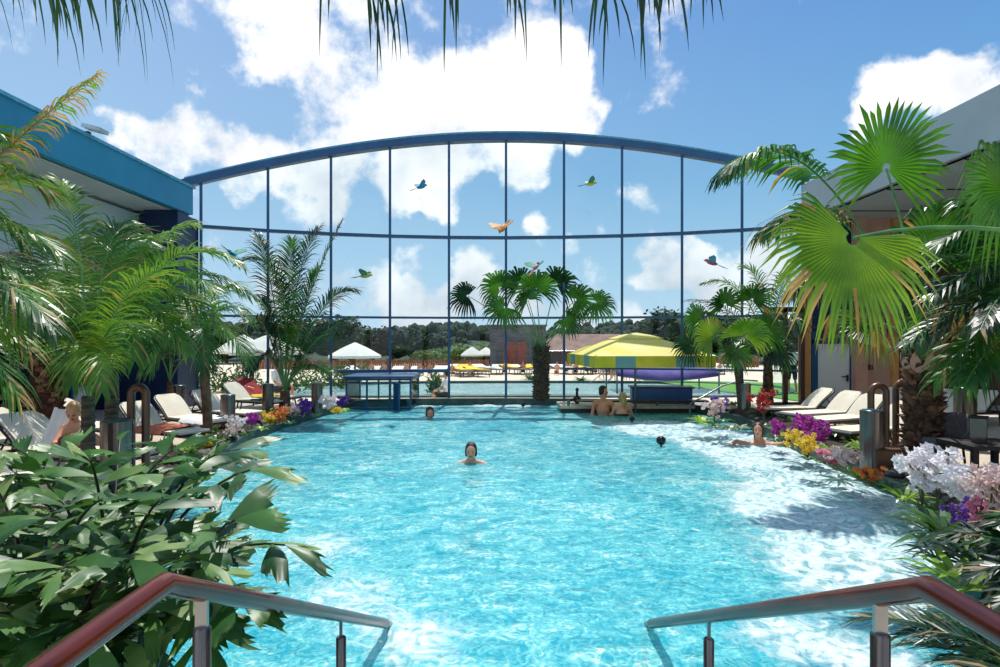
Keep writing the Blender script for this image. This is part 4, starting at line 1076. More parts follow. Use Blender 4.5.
def orchid(label, loc, color, nst=5, H=.4, fr=.045, nf=10, W=.22, rg=RND, leafL=.25, group=None, kind='orchid'):
    r = thing(kind, label, 'flowering plant', loc, group=group)
    mb = MB()
    for i in range(9):
        q = i * 2.399; o_ = V((math.cos(q), math.sin(q), 0)); leaflet(mb, o_ * .02, o_ + UP * .6, leafL, .05, V((-o_.y, o_.x, 0)), .5, 0, 4)
    mb.build('foliage', M['leaf'], r)
    st_ = MB(); fl_ = MB()
    for i in range(nst):
        q = rg.uniform(0, 6.28); o_ = V((math.cos(q), math.sin(q), 0)) * W * rg.uniform(.3, 1)
        a, b, c2 = V((0, 0, 0)), o_ * .3 + UP * H, o_ * 1.2 + UP * H * rg.uniform(.75, 1.05)
        st_.tube([bez(a, b, c2, t / 6) for t in range(7)], .005, n=4)
        for k in range(nf):
            t = .3 + .7 * k / nf; flower(fl_, bez(a, b, c2, t) + V((rg.uniform(-1, 1), rg.uniform(-1, 1), rg.uniform(-1, 1))) * fr * 1.5, fr * rg.uniform(.8, 1.2), rg)
    st_.build('stalk', M['stem'], r); fl_.build('blossoms', M['fl_' + color], r)
    return r
def Z(px, py, d=None): # bed position under picture point
    g = G(px, py, DZ + .1); return g
gp = 'flowering plants in the pool-side beds'
FLW = [ # px, py of base, colour, H, W, fr, stalks, label
 (238, 431, 'white', .22, .2, .04, 7, 'white blossoms right of the nearest left bollard'),
 (232, 437, 'blush', .16, .2, .035, 6, 'pale pink low blossoms at the foot of the nearest left bollard'),
 (252, 428, 'magenta', .22, .12, .045, 6, 'bright magenta orchid on the left bank between white and yellow blossoms'),
 (270, 424, 'yellow', .16, .18, .045, 7, 'pale yellow blossoms left of the orange-yellow clump on the left bank'),
 (280, 424, 'orange', .26, .16, .05, 7, 'orange-yellow clump on the left bank right of a bollard'),
 (294, 417, 'blush', .22, .18, .045, 6, 'whitish blossoms between orange-yellow and purple ones on the left'),
 (306, 417, 'purple', .3, .16, .05, 7, 'purple orchid left of the bollard beside the slender palm'),
 (330, 410, 'white', .3, .2, .05, 7, 'white blossoms on the left bank next to the glazed passage'),
 (342, 410, 'purple', .25, .14, .045, 5, 'violet blossoms closest to the glazed passage on the left bank'),
 (338, 414, 'yellow', .1, .15, .035, 5, 'small yellow flowers at the left waterline near the glazed passage'),
 (206, 448, 'yellow', .12, .15, .035, 5, 'pale yellow flowers at the foot of the leaning slim palm'),
 (714, 424, 'blush', .4, .2, .045, 7, 'pale and mauve blossoms left of the pale bollard on the right bank'),
 (722, 422, 'purple', .42, .16, .05, 5, 'mauve orchid spikes under the small fan palm'),
 (764, 426, 'red', .62, .2, .05, 5, 'red flower spikes right of the pale bollard'),
 (776, 436, 'magenta', .2, .2, .04, 5, 'small magenta flowers above the bathing woman'),
 (800, 445, 'magenta', .42, .26, .05, 10, 'large magenta orchid cluster in front of the right loungers'),
 (816, 450, 'magenta', .34, .2, .05, 7, 'magenta orchids right of the large magenta cluster'),
 (788, 448, 'yellow', .24, .2, .04, 7, 'yellow flowers left of and below the magenta orchids'),
 (808, 460, 'yellow', .26, .2, .04, 7, 'yellow flowers below the magenta orchids, close to the water'),
 (828, 465, 'pink', .16, .15, .04, 6, 'pink blossoms on the right bank beyond the yellow flowers'),
 (846, 470, 'blush', .22, .22, .04, 8, 'cream blossoms left of the large right bollard'),
 (868, 482, 'orange', .14, .15, .035, 6, 'orange flowers at the foot of the large right bollard'),
 (922, 508, 'white', .5, .26, .055, 9, 'big white orchid spray in front of the thick palm trunk'),
 (938, 512, 'white', .55, .2, .055, 7, 'white orchid right of the biggest spray, in front of the wicker chair'),
 (968, 520, 'white', .46, .28, .055, 9, 'white orchids near the right edge below the wicker table'),
 (990, 535, 'blush', .5, .25, .05, 8, 'cream orchids touching the right edge of the picture'),
 (978, 560, 'pink', .45, .08, .03, 4, 'pink flower spike among green blades at the right edge'),
 (958, 545, 'purple', .3, .12, .035, 4, 'small mauve flowers below the white orchids on the right')]
for i, (px, py, col, H, W, fr_, ns, lab) in enumerate(FLW):
    orchid(lab, Z(px, py), col, ns, H, fr_, 8, W, random.Random(100 + i), leafL=.18 if H < .3 else .26, group=gp, kind='flowering_plant' if col in ('yellow', 'orange', 'red', 'blush') else 'orchid')
rg = random.Random(5)
BP = [(702, 424, 16, .36, .07, 'leaf_light', 'yellow-green bromeliad at the left tip of the right flower bed'), (716, 428, 14, .28, .06, 'leaf', 'green rosette beside the yellow-green bromeliad'),
      (730, 430, 26, .22, .05, 'leaf_grey', 'grey-green rosette left of the pale bollard on the right'), (741, 430, 22, .2, .05, 'leaf_grey', 'silvery rosette at the foot of the pale bollard on the right'),
      (776, 441, 16, .18, .04, 'leaf', 'small green tuft behind the bathing woman'), (835, 458, 18, .42, .04, 'leaf_light', 'light green upright plant between magenta orchids and large bollard'),
      (858, 478, 16, .26, .04, 'leaf_light', 'light green tuft left of the large right bollard'), (888, 492, 22, .28, .04, 'leaf', 'green tuft right of the large bollard by the water'),
      (905, 500, 20, .28, .04, 'leaf_light', 'light green tuft left of the white orchids'), (945, 540, 20, .5, .05, 'leaf', 'broad green blades beneath the white orchids'),
      (965, 548, 18, .6, .06, 'leaf', 'tall arching green blades at the right edge'), (985, 575, 20, .55, .06, 'palm_deep', 'dark bladed plant at the right edge of the picture'),
      (962, 590, 20, .4, .06, 'leaf_light', 'pale green plant by the waterline at lower right'), (940, 560, 14, .3, .04, 'palm_deep', 'dark tuft on the bank at lower right'),
      (246, 436, 16, .16, .03, 'leaf', 'green tuft at the left waterline by the magenta orchid'), (262, 430, 16, .16, .03, 'leaf_light', 'light tuft below the yellow blossoms on the left'),
      (290, 424, 16, .16, .03, 'leaf', 'green tuft at the left waterline below the whitish blossoms'), (316, 416, 16, .18, .03, 'leaf_light', 'light green tuft in front of the bollard by the slender palm'),
      (345, 412, 16, .2, .04, 'leaf_light', 'yellow-green tuft at the end of the left flower bed'), (205, 434, 14, .3, .05, 'leaf_light', 'yellow-green star-shaped plant at the slim leaning trunk'),
      (218, 440, 18, .2, .04, 'leaf', 'green tuft at the foot of the left bollard')]
for (px, py, n_, L_, w_, mt_, lab) in BP: blade_plant('rosette_plant', lab, Z(px, py), n_, L_, w_, M[mt_], group='leafy plants in the pool-side beds', rg=rg)
rg = random.Random(8)
for pts_, sd_, nt_ in ((rr, 'right', 40), (ll, 'left', 34)):
    src = [None] * 3
    for i in range(nt_):
        u = (i + rg.random()) / nt_; q = along(pts_, u, rg.uniform(.3, .7)); k = i % 3
        if src[k] is None: src[k] = blade_plant('bedding_plant', 'small green foliage tuft filling the ' + sd_ + ' flower bed', V((q.x, q.y, DZ + .08)), 26, .2, .035, [M['leaf'], M['leaf_light'], M['leaf']][k], group='green tufts in the flower beds', rg=rg, up=1.1)
        else: dup(src[k], V((q.x, q.y, DZ + .08)), rg.uniform(0, 6), 'small green foliage tuft filling the ' + sd_ + ' flower bed', sc=rg.uniform(.7, 1.3))
rg = random.Random(5)
# foreground right dark bush
gb = blade_plant('cycad', 'dark spiky-leaved plant under the right handrail corner', V((2.25, 2.3, DZ)), 1, .1, .02, M['palm_deep'])
for i in range(16):
    q = rad(95 + i * 11 + rg.uniform(-6, 6)); o_ = V((math.cos(q), math.sin(q), 0)); mb = MB(); Lr = rg.uniform(.5, .8); up = rg.uniform(.2, .7)
    pinnate(mb, V((0, 0, .1)), o_ * Lr * .5 + UP * (.2 + up * .5), o_ * Lr + UP * (up * .5), n=34, L=.2, w=.014, droop=.3, fwd=.6, rw=.006, rng=rg, dry=.12)
    mb.build('frond', [M[x] for x in DP], gb)
gb = blade_plant('cycad', 'dark leafy plant at the right edge above the handrail', V((3.3, 3.2, DZ)), 1, .1, .02, M['palm_deep'])
for i in range(20):
    q = rad(60 + i * 15 + rg.uniform(-6, 6)); o_ = V((math.cos(q), math.sin(q), 0)); mb = MB(); Lr = rg.uniform(.5, .9); up = rg.uniform(.3, 1.0)
    pinnate(mb, V((0, 0, .1)), o_ * Lr * .5 + UP * (.2 + up * .6), o_ * Lr + UP * (up * .5), n=30, L=.22, w=.03, droop=.4, fwd=.6, rw=.006, rng=rg, dry=.1)
    mb.build('frond', [M[x] for x in DP], gb)

# ------------------------------------------------------------------ parrots hung in the glass hall
def parrot(px, py, d, rz, tilt, cols, label, s=1.):
    r = thing('parrot_figure', label, 'hanging parrot', P(px, py, d), rz); r.rotation_euler = (tilt, 0, rz); r.scale = (s * 1.35,) * 3
    body, wing, tail = cols
    mb = MB(); mb.ball((0, 0, 0), (.05, .13, .05)); mb.ball((0, .13, .03), (.038, .045, .038)); mb.ball((0, .175, .015), (.012, .02, .018)); mb.build('body', body, r)
    for sx in (-1, 1):
        mb = MB(); pts = [V((sx * .03, .08, .02)), V((sx * .16, .1, .10)), V((sx * .30, .0, .15)), V((sx * .26, -.06, .12)), V((sx * .15, -.07, .07)), V((sx * .03, -.07, .02))]
        mb.add(pts + [p - V((0, 0, .012)) for p in pts], [(0, 1, 2, 3, 4, 5), (11, 10, 9, 8, 7, 6)] + [(i, (i + 1) % 6, 6 + (i + 1) % 6, 6 + i) for i in range(6)]); mb.build('wing', wing, r)
    mb = MB()
    for k in (-1, 0, 1): mb.bar(V((k * .012, -.1, 0)), V((k * .03, -.36 + abs(k) * .06, -.04)), .022, .008)
    mb.build('tail', tail, r)
    mb = MB(); mb.tube([V((0, 0, .05)), V((0, 0, .3))], .0012, n=4)
    return r
pb = pbr('parrot_blue', (40, 150, 190), .6); pg = pbr('parrot_green', (50, 150, 110), .6); po = pbr('parrot_orange', (214, 140, 50), .6); pr_ = pbr('parrot_red', (200, 90, 120), .6); py_ = pbr('parrot_yellow', (220, 200, 80), .6); pk = pbr('parrot_brown', (120, 66, 30), .6)
parrot(421, 187, 15.2, rad(-60), .3, (pb, pb, po), 'blue hanging parrot figure high left of centre in front of the cloud', .7)
parrot(503, 228, 14, rad(150), -.8, (po, po, pk), 'orange-brown hanging parrot figure at the centre of the glass wall', .85)
parrot(590, 184, 15, rad(-80), .1, (py_, pg, pb), 'green and yellow hanging parrot figure high right of centre', .7)
parrot(536, 267, 15, rad(-40), .6, (pr_, pg, pr_), 'teal and pink hanging parrot figure just above the central palm', .75)
parrot(365, 276, 14.8, rad(-100), .0, (py_, pg, pg), 'green hanging parrot figure left, in front of a low cloud', .75)
parrot(712, 263, 14, rad(70), .3, (pr_, pb, pb), 'blue hanging parrot figure at the right end of the glass wall', .75)
parrot(233, 254, 13.2, rad(60), .3, (pb, pg, pb), 'teal hanging parrot figure at the left end of the glass wall', .8)

# ------------------------------------------------------------------ people
def remesh(mb, voxel, mat, parent, name='body', sm=4):
    o = mb.build(name, mat, None)
    md = o.modifiers.new('r', 'REMESH'); md.mode = 'VOXEL'; md.voxel_size = voxel; md.use_smooth_shade = True
    if sm: s_ = o.modifiers.new('s', 'SMOOTH'); s_.iterations = sm; s_.factor = .5
    dg = bpy.context.evaluated_depsgraph_get(); me = bpy.data.meshes.new_from_object(o.evaluated_get(dg))
    o.modifiers.clear(); o.data = me; me.materials.clear(); me.materials.append(mat)
    for p in me.polygons: p.use_smooth = True
    o.parent = parent; return o
def headmesh(mb, c, f, s=1.):
    f = V(f).normalized(); S = f.cross(UP).normalized(); U = S.cross(f)
    R = Matrix((S, f, U)).transposed()
    Q = lambda x, y, z: c + (S * x + f * y + U * z) * s
    mb.ball(Q(0, -.01, .02), V((.074, .092, .10)) * s, 18, 12, rot=R)
    mb.ball(Q(0, .025, -.045), V((.055, .06, .065)) * s, 14, 10, rot=R)
    mb.cap(Q(0, .088, .015), Q(0, .108, -.012), .008 * s, .013 * s, 8)
    mb.ball(Q(0, .07, -.088), .022 * s, 10, 8)
    for x in (-1, 1):
        mb.ball(Q(x * .077, -.005, -.0), V((.012, .02, .03)) * s, 8, 8, rot=R); mb.ball(Q(x * .04, .06, -.02), .024 * s, 8, 8)
    return Q, R
def facebits(Q, R, parent, s=1.):
    for x in (-1, 1):
        mb = MB(); mb.ball(Q(x * .03, .082, .012), V((.011, .007, .006)) * s, 8, 6, rot=R); mb.build('eye', M['eye'], parent)
    mb = MB(); mb.ball(Q(0, .086, -.05), V((.024, .008, .008)) * s, 8, 6, rot=R); mb.build('mouth', M['lips'], parent)
def hair(Q, R, parent, mat, s=1., long=0, bun=False):
    mb = MB(); mb.ball(Q(0, -.034, .046), V((.083, .098, .098)) * s, 18, 12, rot=R)
    for x in (-1, 1): mb.ball(Q(x * .066, -.02, -.0), V((.022, .06, .07)) * s, 10, 8, rot=R)
    mb.ball(Q(0, -.07, -.02), V((.07, .05, .08)) * s, 12, 8, rot=R)
    if long: mb.ball(Q(0, -.08, -.1), V((.075, .05, .12)) * s, 12, 8, rot=R)
    if bun: mb.ball(Q(0, -.12, .06), .04 * s, 10, 8)
    remesh(mb, .012, mat, parent, 'hair', 2)
def hand(mb, w, d, palm_n, s=1., sd=1):
    d = V(d).normalized(); S = d.cross(V(palm_n)).normalized(); N_ = S.cross(d)
    R = Matrix((S, d, N_)).transposed()
    mb.ball(w + d * .045 * s, V((.042, .055, .017)) * s, 12, 8, rot=R)
    for k, (x, L_) in enumerate(((-.03, .062), (-.01, .074), (.011, .07), (.031, .055))):
        a = w + (S * x + d * .08) * s; b = a + (d * L_ * .55 - N_ * .006 + S * x * .15) * s; c2 = b + (d * L_ * .45 - N_ * .018) * s
        mb.cap(a, b, .0095 * s, .0088 * s, 8); mb.cap(b, c2, .0088 * s, .0075 * s, 8)
    a = w + (S * sd * .03 + d * .02) * s; b = a + (S * sd * .035 + d * .035) * s; mb.cap(a, b, .013 * s, .011 * s, 8); mb.cap(b, b + (d * .03 + S * sd * .01) * s, .011 * s, .009 * s, 8)
def person(label, J, f, skin, hairm, s=1., voxel=.011, faces=True, long=0, bun=False, cat='person', base=None, cloth=None, extra=None, group=None, legs=True):
    """J: joint positions in world space"""
    J = {k: V(v) for k, v in J.items()}; base = V(base if base is not None else (J['pel'].x, J['pel'].y, 0))
    r = thing('person', label, cat, base, group=group); J = {k: v - base for k, v in J.items()}
    mb = MB(); Q, R = headmesh(mb, J['head'], f, s)
    nk = J['neck']; mb.cap(J['head'] - (J['head'] - nk) * .45, nk, .05 * s, .058 * s)
    sl, sr, pel = J['sl'], J['sr'], J['pel']; ch_ = (sl + sr) / 2
    ax = (sr - sl).normalized(); up = (ch_ - pel).normalized(); fw = up.cross(ax).normalized(); RT = Matrix((ax, up.cross(ax) * -1 if False else fw, up)).transposed()
    cm = ch_.lerp(pel, .28); wa = ch_.lerp(pel, .62)
    mb.cap(sl, sr, .055 * s, .055 * s); mb.cap(nk, sl, .05 * s, .045 * s); mb.cap(nk, sr, .05 * s, .045 * s)
    mb.ball(cm, V((.155, .105, .16)) * s, 18, 12, rot=RT); mb.ball(wa, V((.13, .095, .15)) * s, 18, 12, rot=RT); mb.ball(pel, V((.155, .11, .12)) * s, 18, 12, rot=RT)
    for k in ('l', 'r'):
        mb.cap(J['s' + k], J['e' + k], .048 * s, .037 * s); mb.cap(J['e' + k], J['w' + k], .037 * s, .025 * s)
        hand(mb, J['w' + k], J['w' + k] - J['e' + k], V((0, 0, 1)) if abs((J['w' + k] - J['e' + k]).normalized().z) < .8 else V((0, -1, 0)), s, -1 if k == 'l' else 1)
        if legs and 'k' + k in J:
            h = J['h' + k]; mb.cap(h, J['k' + k], .08 * s, .052 * s); mb.cap(J['k' + k], J['a' + k], .052 * s, .034 * s)
            kk = J['k' + k]; aa = J['a' + k]; fd = J.get('t' + k); fd = (fd - aa) if fd is not None else V(f) * .18
            mb.ball(aa.lerp(kk, .75), V((.055, .055, .055)) * s, 10, 8); mb.cap(aa, aa + fd, .034 * s, .022 * s, 8)
    remesh(mb, voxel, skin, r)
    if faces: facebits(Q, R, r, s)
    if hairm: hair(Q, R, r, hairm, s, long, bun)
    if cloth == 'trunks':
        mb = MB(); mb.ball(pel, V((.168, .123, .12)) * s, 16, 10, rot=RT)
        for k in ('l', 'r'):
            if 'k' + k in J: mb.cap(J['h' + k], J['h' + k].lerp(J['k' + k], .4), .095 * s, .085 * s)
        remesh(mb, .018, extra or M['trunks_blue'], r, 'swim_trunks', 2)
    if cloth == 'suit':
        mb = MB(); mb.ball(cm - up * .03, V((.166, .118, .12)) * s, 16, 10, rot=RT); mb.ball(wa, V((.141, .106, .15)) * s, 16, 10, rot=RT); mb.ball(pel, V((.167, .12, .11)) * s, 16, 10, rot=RT)
        for sd_, sh in ((-1, sl), (1, sr)): mb.cap(cm + ax * sd_ * .08 * s + fw * .0, sh.lerp(nk, .4) + UP * .02, .03 * s, .02 * s, 8)
        remesh(mb, .016, extra or M['cloth_black'], r, 'swimsuit', 2)
    if cloth == 'shirt':
        mb = MB(); mb.cap(sl, sr, .068 * s, .068 * s); mb.ball(cm, V((.17, .12, .18)) * s, 16, 10, rot=RT); mb.ball(wa, V((.15, .115, .18)) * s, 16, 10, rot=RT)
        for k in ('l', 'r'): mb.cap(J['s' + k], J['s' + k].lerp(J['e' + k], .8), .062 * s, .056 * s)
        remesh(mb, .018, M['cloth_white'], r, 'shirt', 2)
        mb = MB(); mb.ball(pel, V((.168, .123, .12)) * s, 16, 10, rot=RT)
        for k in ('l', 'r'): mb.cap(J['h' + k], J['h' + k].lerp(J['k' + k], .9), .09 * s, .075 * s)
        remesh(mb, .018, extra or M['cloth_black'], r, 'shorts', 2)
    return r
# woman swimming towards the viewer
p = G(471, 463); x, y = p.x, p.y; s = 1.05
person('woman swimming towards the viewer in the middle of the pool, head and shoulders above water',
       dict(head=(x, y, .16), neck=(x, y + .06, .02), sl=(x - .17, y + .07, -.035), sr=(x + .17, y + .07, -.035), pel=(x, y + .55, -.4), el=(x - .37, y - .02, -.10), wl=(x - .24, y - .24, -.10), er=(x + .37, y - .02, -.10), wr=(x + .24, y - .24, -.10),
            hl=(x - .09, y + .6, -.42), hr=(x + .09, y + .6, -.42), kl=(x - .12, y + .98, -.5), kr=(x + .12, y + .98, -.5), al=(x - .12, y + 1.36, -.5), ar=(x + .12, y + 1.36, -.5), tl=(x - .12, y + 1.5, -.55), tr=(x + .12, y + 1.5, -.55)),
       V((0, -1, 0)), M['skin'], M['hair_dark'], s, cloth='suit', bun=True)
p = G(430, 419); x, y = p.x, p.y
person('dark-haired swimmer near the far edge, only the head above water',
       dict(head=(x, y, .12), neck=(x, y + .05, -.03), sl=(x - .17, y + .07, -.1), sr=(x + .17, y + .07, -.1), pel=(x, y + .3, -.6), el=(x - .35, y, -.16), wl=(x - .3, y - .25, -.15), er=(x + .35, y, -.16), wr=(x + .3, y - .25, -.15)),
       V((.2, -1, 0)), M['skin_tan'], M['hair_dark'], 1.15, legs=False, voxel=.014)
# couple at the bar
x, y = wx(603, 14.4), 14.4
person('tanned dark-haired man standing chest-deep at the swim-up bar, turned to the other bather',
       dict(head=(x + .02, y, .56), neck=(x, y, .38), sl=(x - .2, y + .02, .28), sr=(x + .2, y - .02, .28), pel=(x, y, -.25), el=(x - .27, y - .02, .0), wl=(x - .15, y - .2, -.1), er=(x + .3, y - .06, .06), wr=(x + .46, y - .1, .15),
            hl=(x - .1, y, -.3), hr=(x + .1, y, -.3), kl=(x - .1, y - .1, -.7), kr=(x + .1, y - .1, -.7), al=(x - .1, y, -1.1), ar=(x + .1, y, -1.1)), V((.8, -.6, -.1)), M['skin_tan'], M['hair_dark'], 1.05, cloth='trunks', voxel=.013)
x, y = wx(622, 14.3), 14.3
person('fair-haired bather seen from behind at the swim-up bar, facing the dark-haired man',
       dict(head=(x, y, .42), neck=(x, y, .25), sl=(x - .18, y, .17), sr=(x + .18, y, .17), pel=(x, y, -.35), el=(x - .27, y + .05, -.05), wl=(x - .3, y + .2, .1), er=(x + .27, y + .05, -.05), wr=(x + .2, y + .25, .0),
            hl=(x - .1, y, -.4), hr=(x + .1, y, -.4), kl=(x - .1, y, -.75), kr=(x + .1, y, -.75), al=(x - .1, y, -1.1), ar=(x + .1, y, -1.1)), V((-.5, .8, 0)), M['skin'], M['hair_blond'], 1., cloth='suit', voxel=.013, long=1)
# woman leaning back at the right edge in the jets
x, y = wx(757, 10.3), 10.3
person('auburn-haired woman leaning back in the foam at the right pool edge with arms spread',
       dict(head=(x + .02, y, .24), neck=(x + .05, y + .04, .08), sl=(x - .12, y + .0, .0), sr=(x + .22, y - .05, .0), pel=(x - .25, y - .15, -.5), el=(x - .34, y + .05, .05), wl=(x - .52, y - .1, -.01), er=(x + .42, y - .25, .06), wr=(x + .5, y - .5, .16),
            hl=(x - .32, y - .1, -.52), hr=(x - .2, y - .25, -.52), kl=(x - .65, y - .4, -.5), kr=(x - .55, y - .5, -.5), al=(x - .95, y - .7, -.6), ar=(x - .85, y - .8, -.6)), V((-.45, -.9, .1)), M['skin'], M['hair_red'], 1.05, cloth='suit', voxel=.011, long=1)
# child seated on lounger
x, y = wx(75, 7.0), 7.0; zs = .60
person('blond child in red trunks sitting on a lounger on the left, head bent down',
       dict(head=(x + .02, y - .05, .96), neck=(x - .01, y, .83), sl=(x - .13, y + .02, .77), sr=(x + .14, y - .02, .77), pel=(x - .05, y, zs + .02), el=(x - .12, y - .16, .62), wl=(x + .03, y - .3, .60), er=(x + .18, y - .16, .62), wr=(x + .12, y - .33, .61),
            hl=(x - .06, y - .08, zs + .02), hr=(x + .06, y - .06, zs + .02), kl=(x + .2, y - .3, .72), kr=(x + .34, y - .22, .72), al=(x + .42, y - .4, .62), ar=(x + .55, y - .3, .62)), V((.25, -.8, -.5)), M['skin'], M['hair_blond'], .9, cloth='trunks', extra=M['trunks_red'], voxel=.01)
rows = []
for i in range(14):
    t_ = i / 13; row = []
    for k in range(10):
        u = k / 9
        base_ = V((x - .36, y + .16, 1.0)).lerp(V((x - .12, y + .2, .92)), u)
        row.append(base_ + V((-.12 * t_ * (1 - u), -.22 * t_, -.62 * t_)) + V((0, .025 * math.sin(k * 2.1 + i * .3), 0)))
    rows.append(row)
cloth('towel', 'white towel hanging beside and behind the blond child', 'towel', rows, M['towel_white'], .02)

# people outside
def seated(px, d, z0, f, lab, skin='skin_tan', hr='hair_dark', cl='trunks', ex=None, s=1.):
    x, y = wx(px, d), d; f = V(f).normalized(); S = f.cross(UP); q = lambda a, b, c_: V((x, y, z0)) + S * a * s + f * b * s + UP * c_ * s
    return person(lab, dict(head=q(0, .02, .78), neck=q(0, 0, .62), sl=q(-.18, 0, .55), sr=q(.18, 0, .55), pel=q(0, 0, .08), el=q(-.24, .12, .3), wl=q(-.15, .32, .24), er=q(.24, .12, .3), wr=q(.15, .32, .24),
                  hl=q(-.1, .05, .05), hr=q(.1, .05, .05), kl=q(-.13, .42, .12), kr=q(.13, .42, .12), al=q(-.13, .5, -.3), ar=q(.13, .5, -.3)), f, M[skin], M[hr], s, voxel=.03, faces=False, cloth=cl, extra=ex, base=V((x, y, z0)))
def standing(px, d, z0, f, lab, skin='skin_tan', hr='hair_dark', cl='trunks', ex=None, s=1., grp=None):
    x, y = wx(px, d), d; f = V(f).normalized(); S = f.cross(UP); q = lambda a, b, c_: V((x, y, z0)) + S * a * s + f * b * s + UP * c_ * s
    return person(lab, dict(head=q(0, .02, 1.62), neck=q(0, 0, 1.46), sl=q(-.18, 0, 1.38), sr=q(.18, 0, 1.38), pel=q(0, 0, .92), el=q(-.26, -.02, 1.1), wl=q(-.27, .1, .88), er=q(.26, -.02, 1.1), wr=q(.27, .1, .88),
                  hl=q(-.09, 0, .88), hr=q(.09, 0, .88), kl=q(-.1, .05, .48), kr=q(.1, -.02, .48), al=q(-.1, 0, .06), ar=q(.1, -.12, .06)), f, M[skin], M[hr], s, voxel=.03, faces=False, cloth=cl, extra=ex, base=V((x, y, z0)), group=grp)
# ------------------------------------------------------------------ outdoors
GZ = .08
OX = [V(p) for p in ((-7.5, 18.6), (-5.0, 18.0), (0, 18.1), (6, 18.0), (9, 19), (10, 22), (7, 24.2), (0, 24.6), (-5, 24.0), (-8, 22.5), (-9, 20.5))]
opool = catmull(OX, 5, True)
arcpts = [V((x, arc_y(x, .12))) for x in (-7.8, -6, -4, -2, 0, 2, 4, 6, 7.4)]
terr = [V((-60, 15.1)), *[V((p.x, p.y)) for p in [V((-7.8, 15.1))] + arcpts[0:]], V((7.4, 15.1)), V((60, 15.1)), V((60, 48)), V((-60, 48))]
struct(fix_up(flat_with_hole(terr, opool[::-1], GZ).build('floor_terrace', M['sand'])))
struct(fix_up(flat_with_hole(opool, None, GZ - .5).build('floor_outdoor_pool', M['pooltile'])))
struct(fix_up(flat_with_hole(offset(opool, -.1) if False else opool, None, GZ - .04).build('water_outdoor', M['water_out'])))
mb = MB(); n = len(opool)
for i in range(n):
    a, b = opool[i], opool[(i + 1) % n]; mb.bar(V((a.x, a.y, GZ)), V((b.x, b.y, GZ)), .3, .1)
struct(mb.build('trim_7', M['kerb']))
# lawn beyond right door, and wide land
struct(fix_up(flat_with_hole([V((6, 26)), V((20, 20)), V((20, 16.5)), V((8.4, 16.5))], None, GZ + .02).build('lawn', M['grass'])))
mb = MB(); nx_, ny_ = 60, 30; vs = []
for j in range(ny_ + 1):
    for i in range(nx_ + 1):
        x = -260 + 520 * i / nx_; y = 46 + 260 * (j / ny_) ** 1.5
        h = 0
        for hx, hy, hr, hh in ((-14, 190, 17, 3.9), (34, 210, 26, 3.6), (70, 200, 26, 5.6), (-90, 200, 50, 5), (150, 240, 80, 6)):
            h += hh * math.exp(-(((x - hx) / hr) ** 2 + ((y - hy) / 45) ** 2))
        vs.append(V((x, y, GZ + h)))
mb.add(vs, [(j * (nx_ + 1) + i, j * (nx_ + 1) + i + 1, (j + 1) * (nx_ + 1) + i + 1, (j + 1) * (nx_ + 1) + i) for j in range(ny_) for i in range(nx_)], 0, True)
struct(mb.build('hills', M['tree_leaf']))
def hillz(x, y):
    h = 0
    for hx, hy, hr, hh in ((-14, 190, 17, 3.9), (34, 210, 26, 3.6), (70, 200, 26, 5.6), (-90, 200, 50, 5), (150, 240, 80, 6)): h += hh * math.exp(-(((x - hx) / hr) ** 2 + ((y - hy) / 45) ** 2))
    return h
# forest on the hills: one mass
rg = random.Random(9); mb = MB()
for k in range(1500):
    x = rg.uniform(-130, 170); y = rg.uniform(150, 210); z = hillz(x, y)
    if z < .4: continue
    r_ = rg.uniform(1.0, 1.9); mb.ball((x, y, z + r_ * .5), (r_, r_, r_ * rg.uniform(1.0, 1.5)), 7, 5, nz=.5, seed=k)
o = mb.build('forest', M['tree_leaf']); tag(o, 'dark green forest covering the low hills behind the resort', 'forest', kind='stuff')
def tree(px, d, top_py, w, lab, pale=False, seed=0):
    rg = random.Random(seed); x = wx(px, d); top = 1.8 + (340 - top_py) / 600 * d
    r = thing('tree', lab, 'tree', (x, d, GZ), group='broadleaf trees beyond the terrace')
    mb = MB(); mb.tube([V((0, 0, 0)), V((.1, 0, top * .5)), V((0, 0, top * .8))], [.22, .16, .06], n=8); mb.build('trunk', M['bark'], r)
    mb = MB()
    for i in range(430):
        v = V((rg.gauss(0, 1), rg.gauss(0, 1), rg.gauss(0, 1))).normalized() * rg.uniform(.62, 1.0)
        kx = 1 + .25 * noise.noise(v * 2 + V((seed, 0, 0)))
        c_ = V((v.x * w * kx, v.y * w * kx, top * .56 + v.z * top * .42 * min(kx, 1.05))); s_ = rg.uniform(.25, .5) * w * .26
        a = V((rg.gauss(0, 1), rg.gauss(0, 1), rg.gauss(0, .5))).normalized(); b = a.cross(UP + V((rg.uniform(-.5, .5), rg.uniform(-.5, .5), 0))).normalized()
        mb.add([c_ - a * s_, c_ + b * s_ * .7, c_ + a * s_, c_ - b * s_ * .7 + UP * .1], [(0, 1, 2, 3)])
    mb.ball((0, 0, top * .52), (w * .72, w * .72, top * .36), 14, 10, nz=.4, seed=seed)
    mb.build('crown', M['tree_leaf2' if pale else 'tree_leaf'], r)
TR = [(150, 50, 318, 3.2), (190, 46, 322, 2.6), (225, 44, 330, 2.4), (262, 52, 326, 3.0), (300, 48, 320, 2.6), (335, 40, 314, 2.2), (352, 44, 322, 2.0), (372, 50, 330, 2.2), (392, 46, 326, 2.2), (412, 50, 330, 2.2), (432, 56, 332, 2.4), (452, 58, 338, 2.4),
      (665, 52, 306, 2.4), (688, 46, 314, 2.6), (640, 60, 330, 2.8), (712, 48, 310, 2.6), (740, 44, 316, 2.6), (770, 46, 310, 3.0), (560, 62, 334, 2.6), (600, 64, 332, 2.8), (800, 42, 318, 3), (110, 48, 322, 3)]
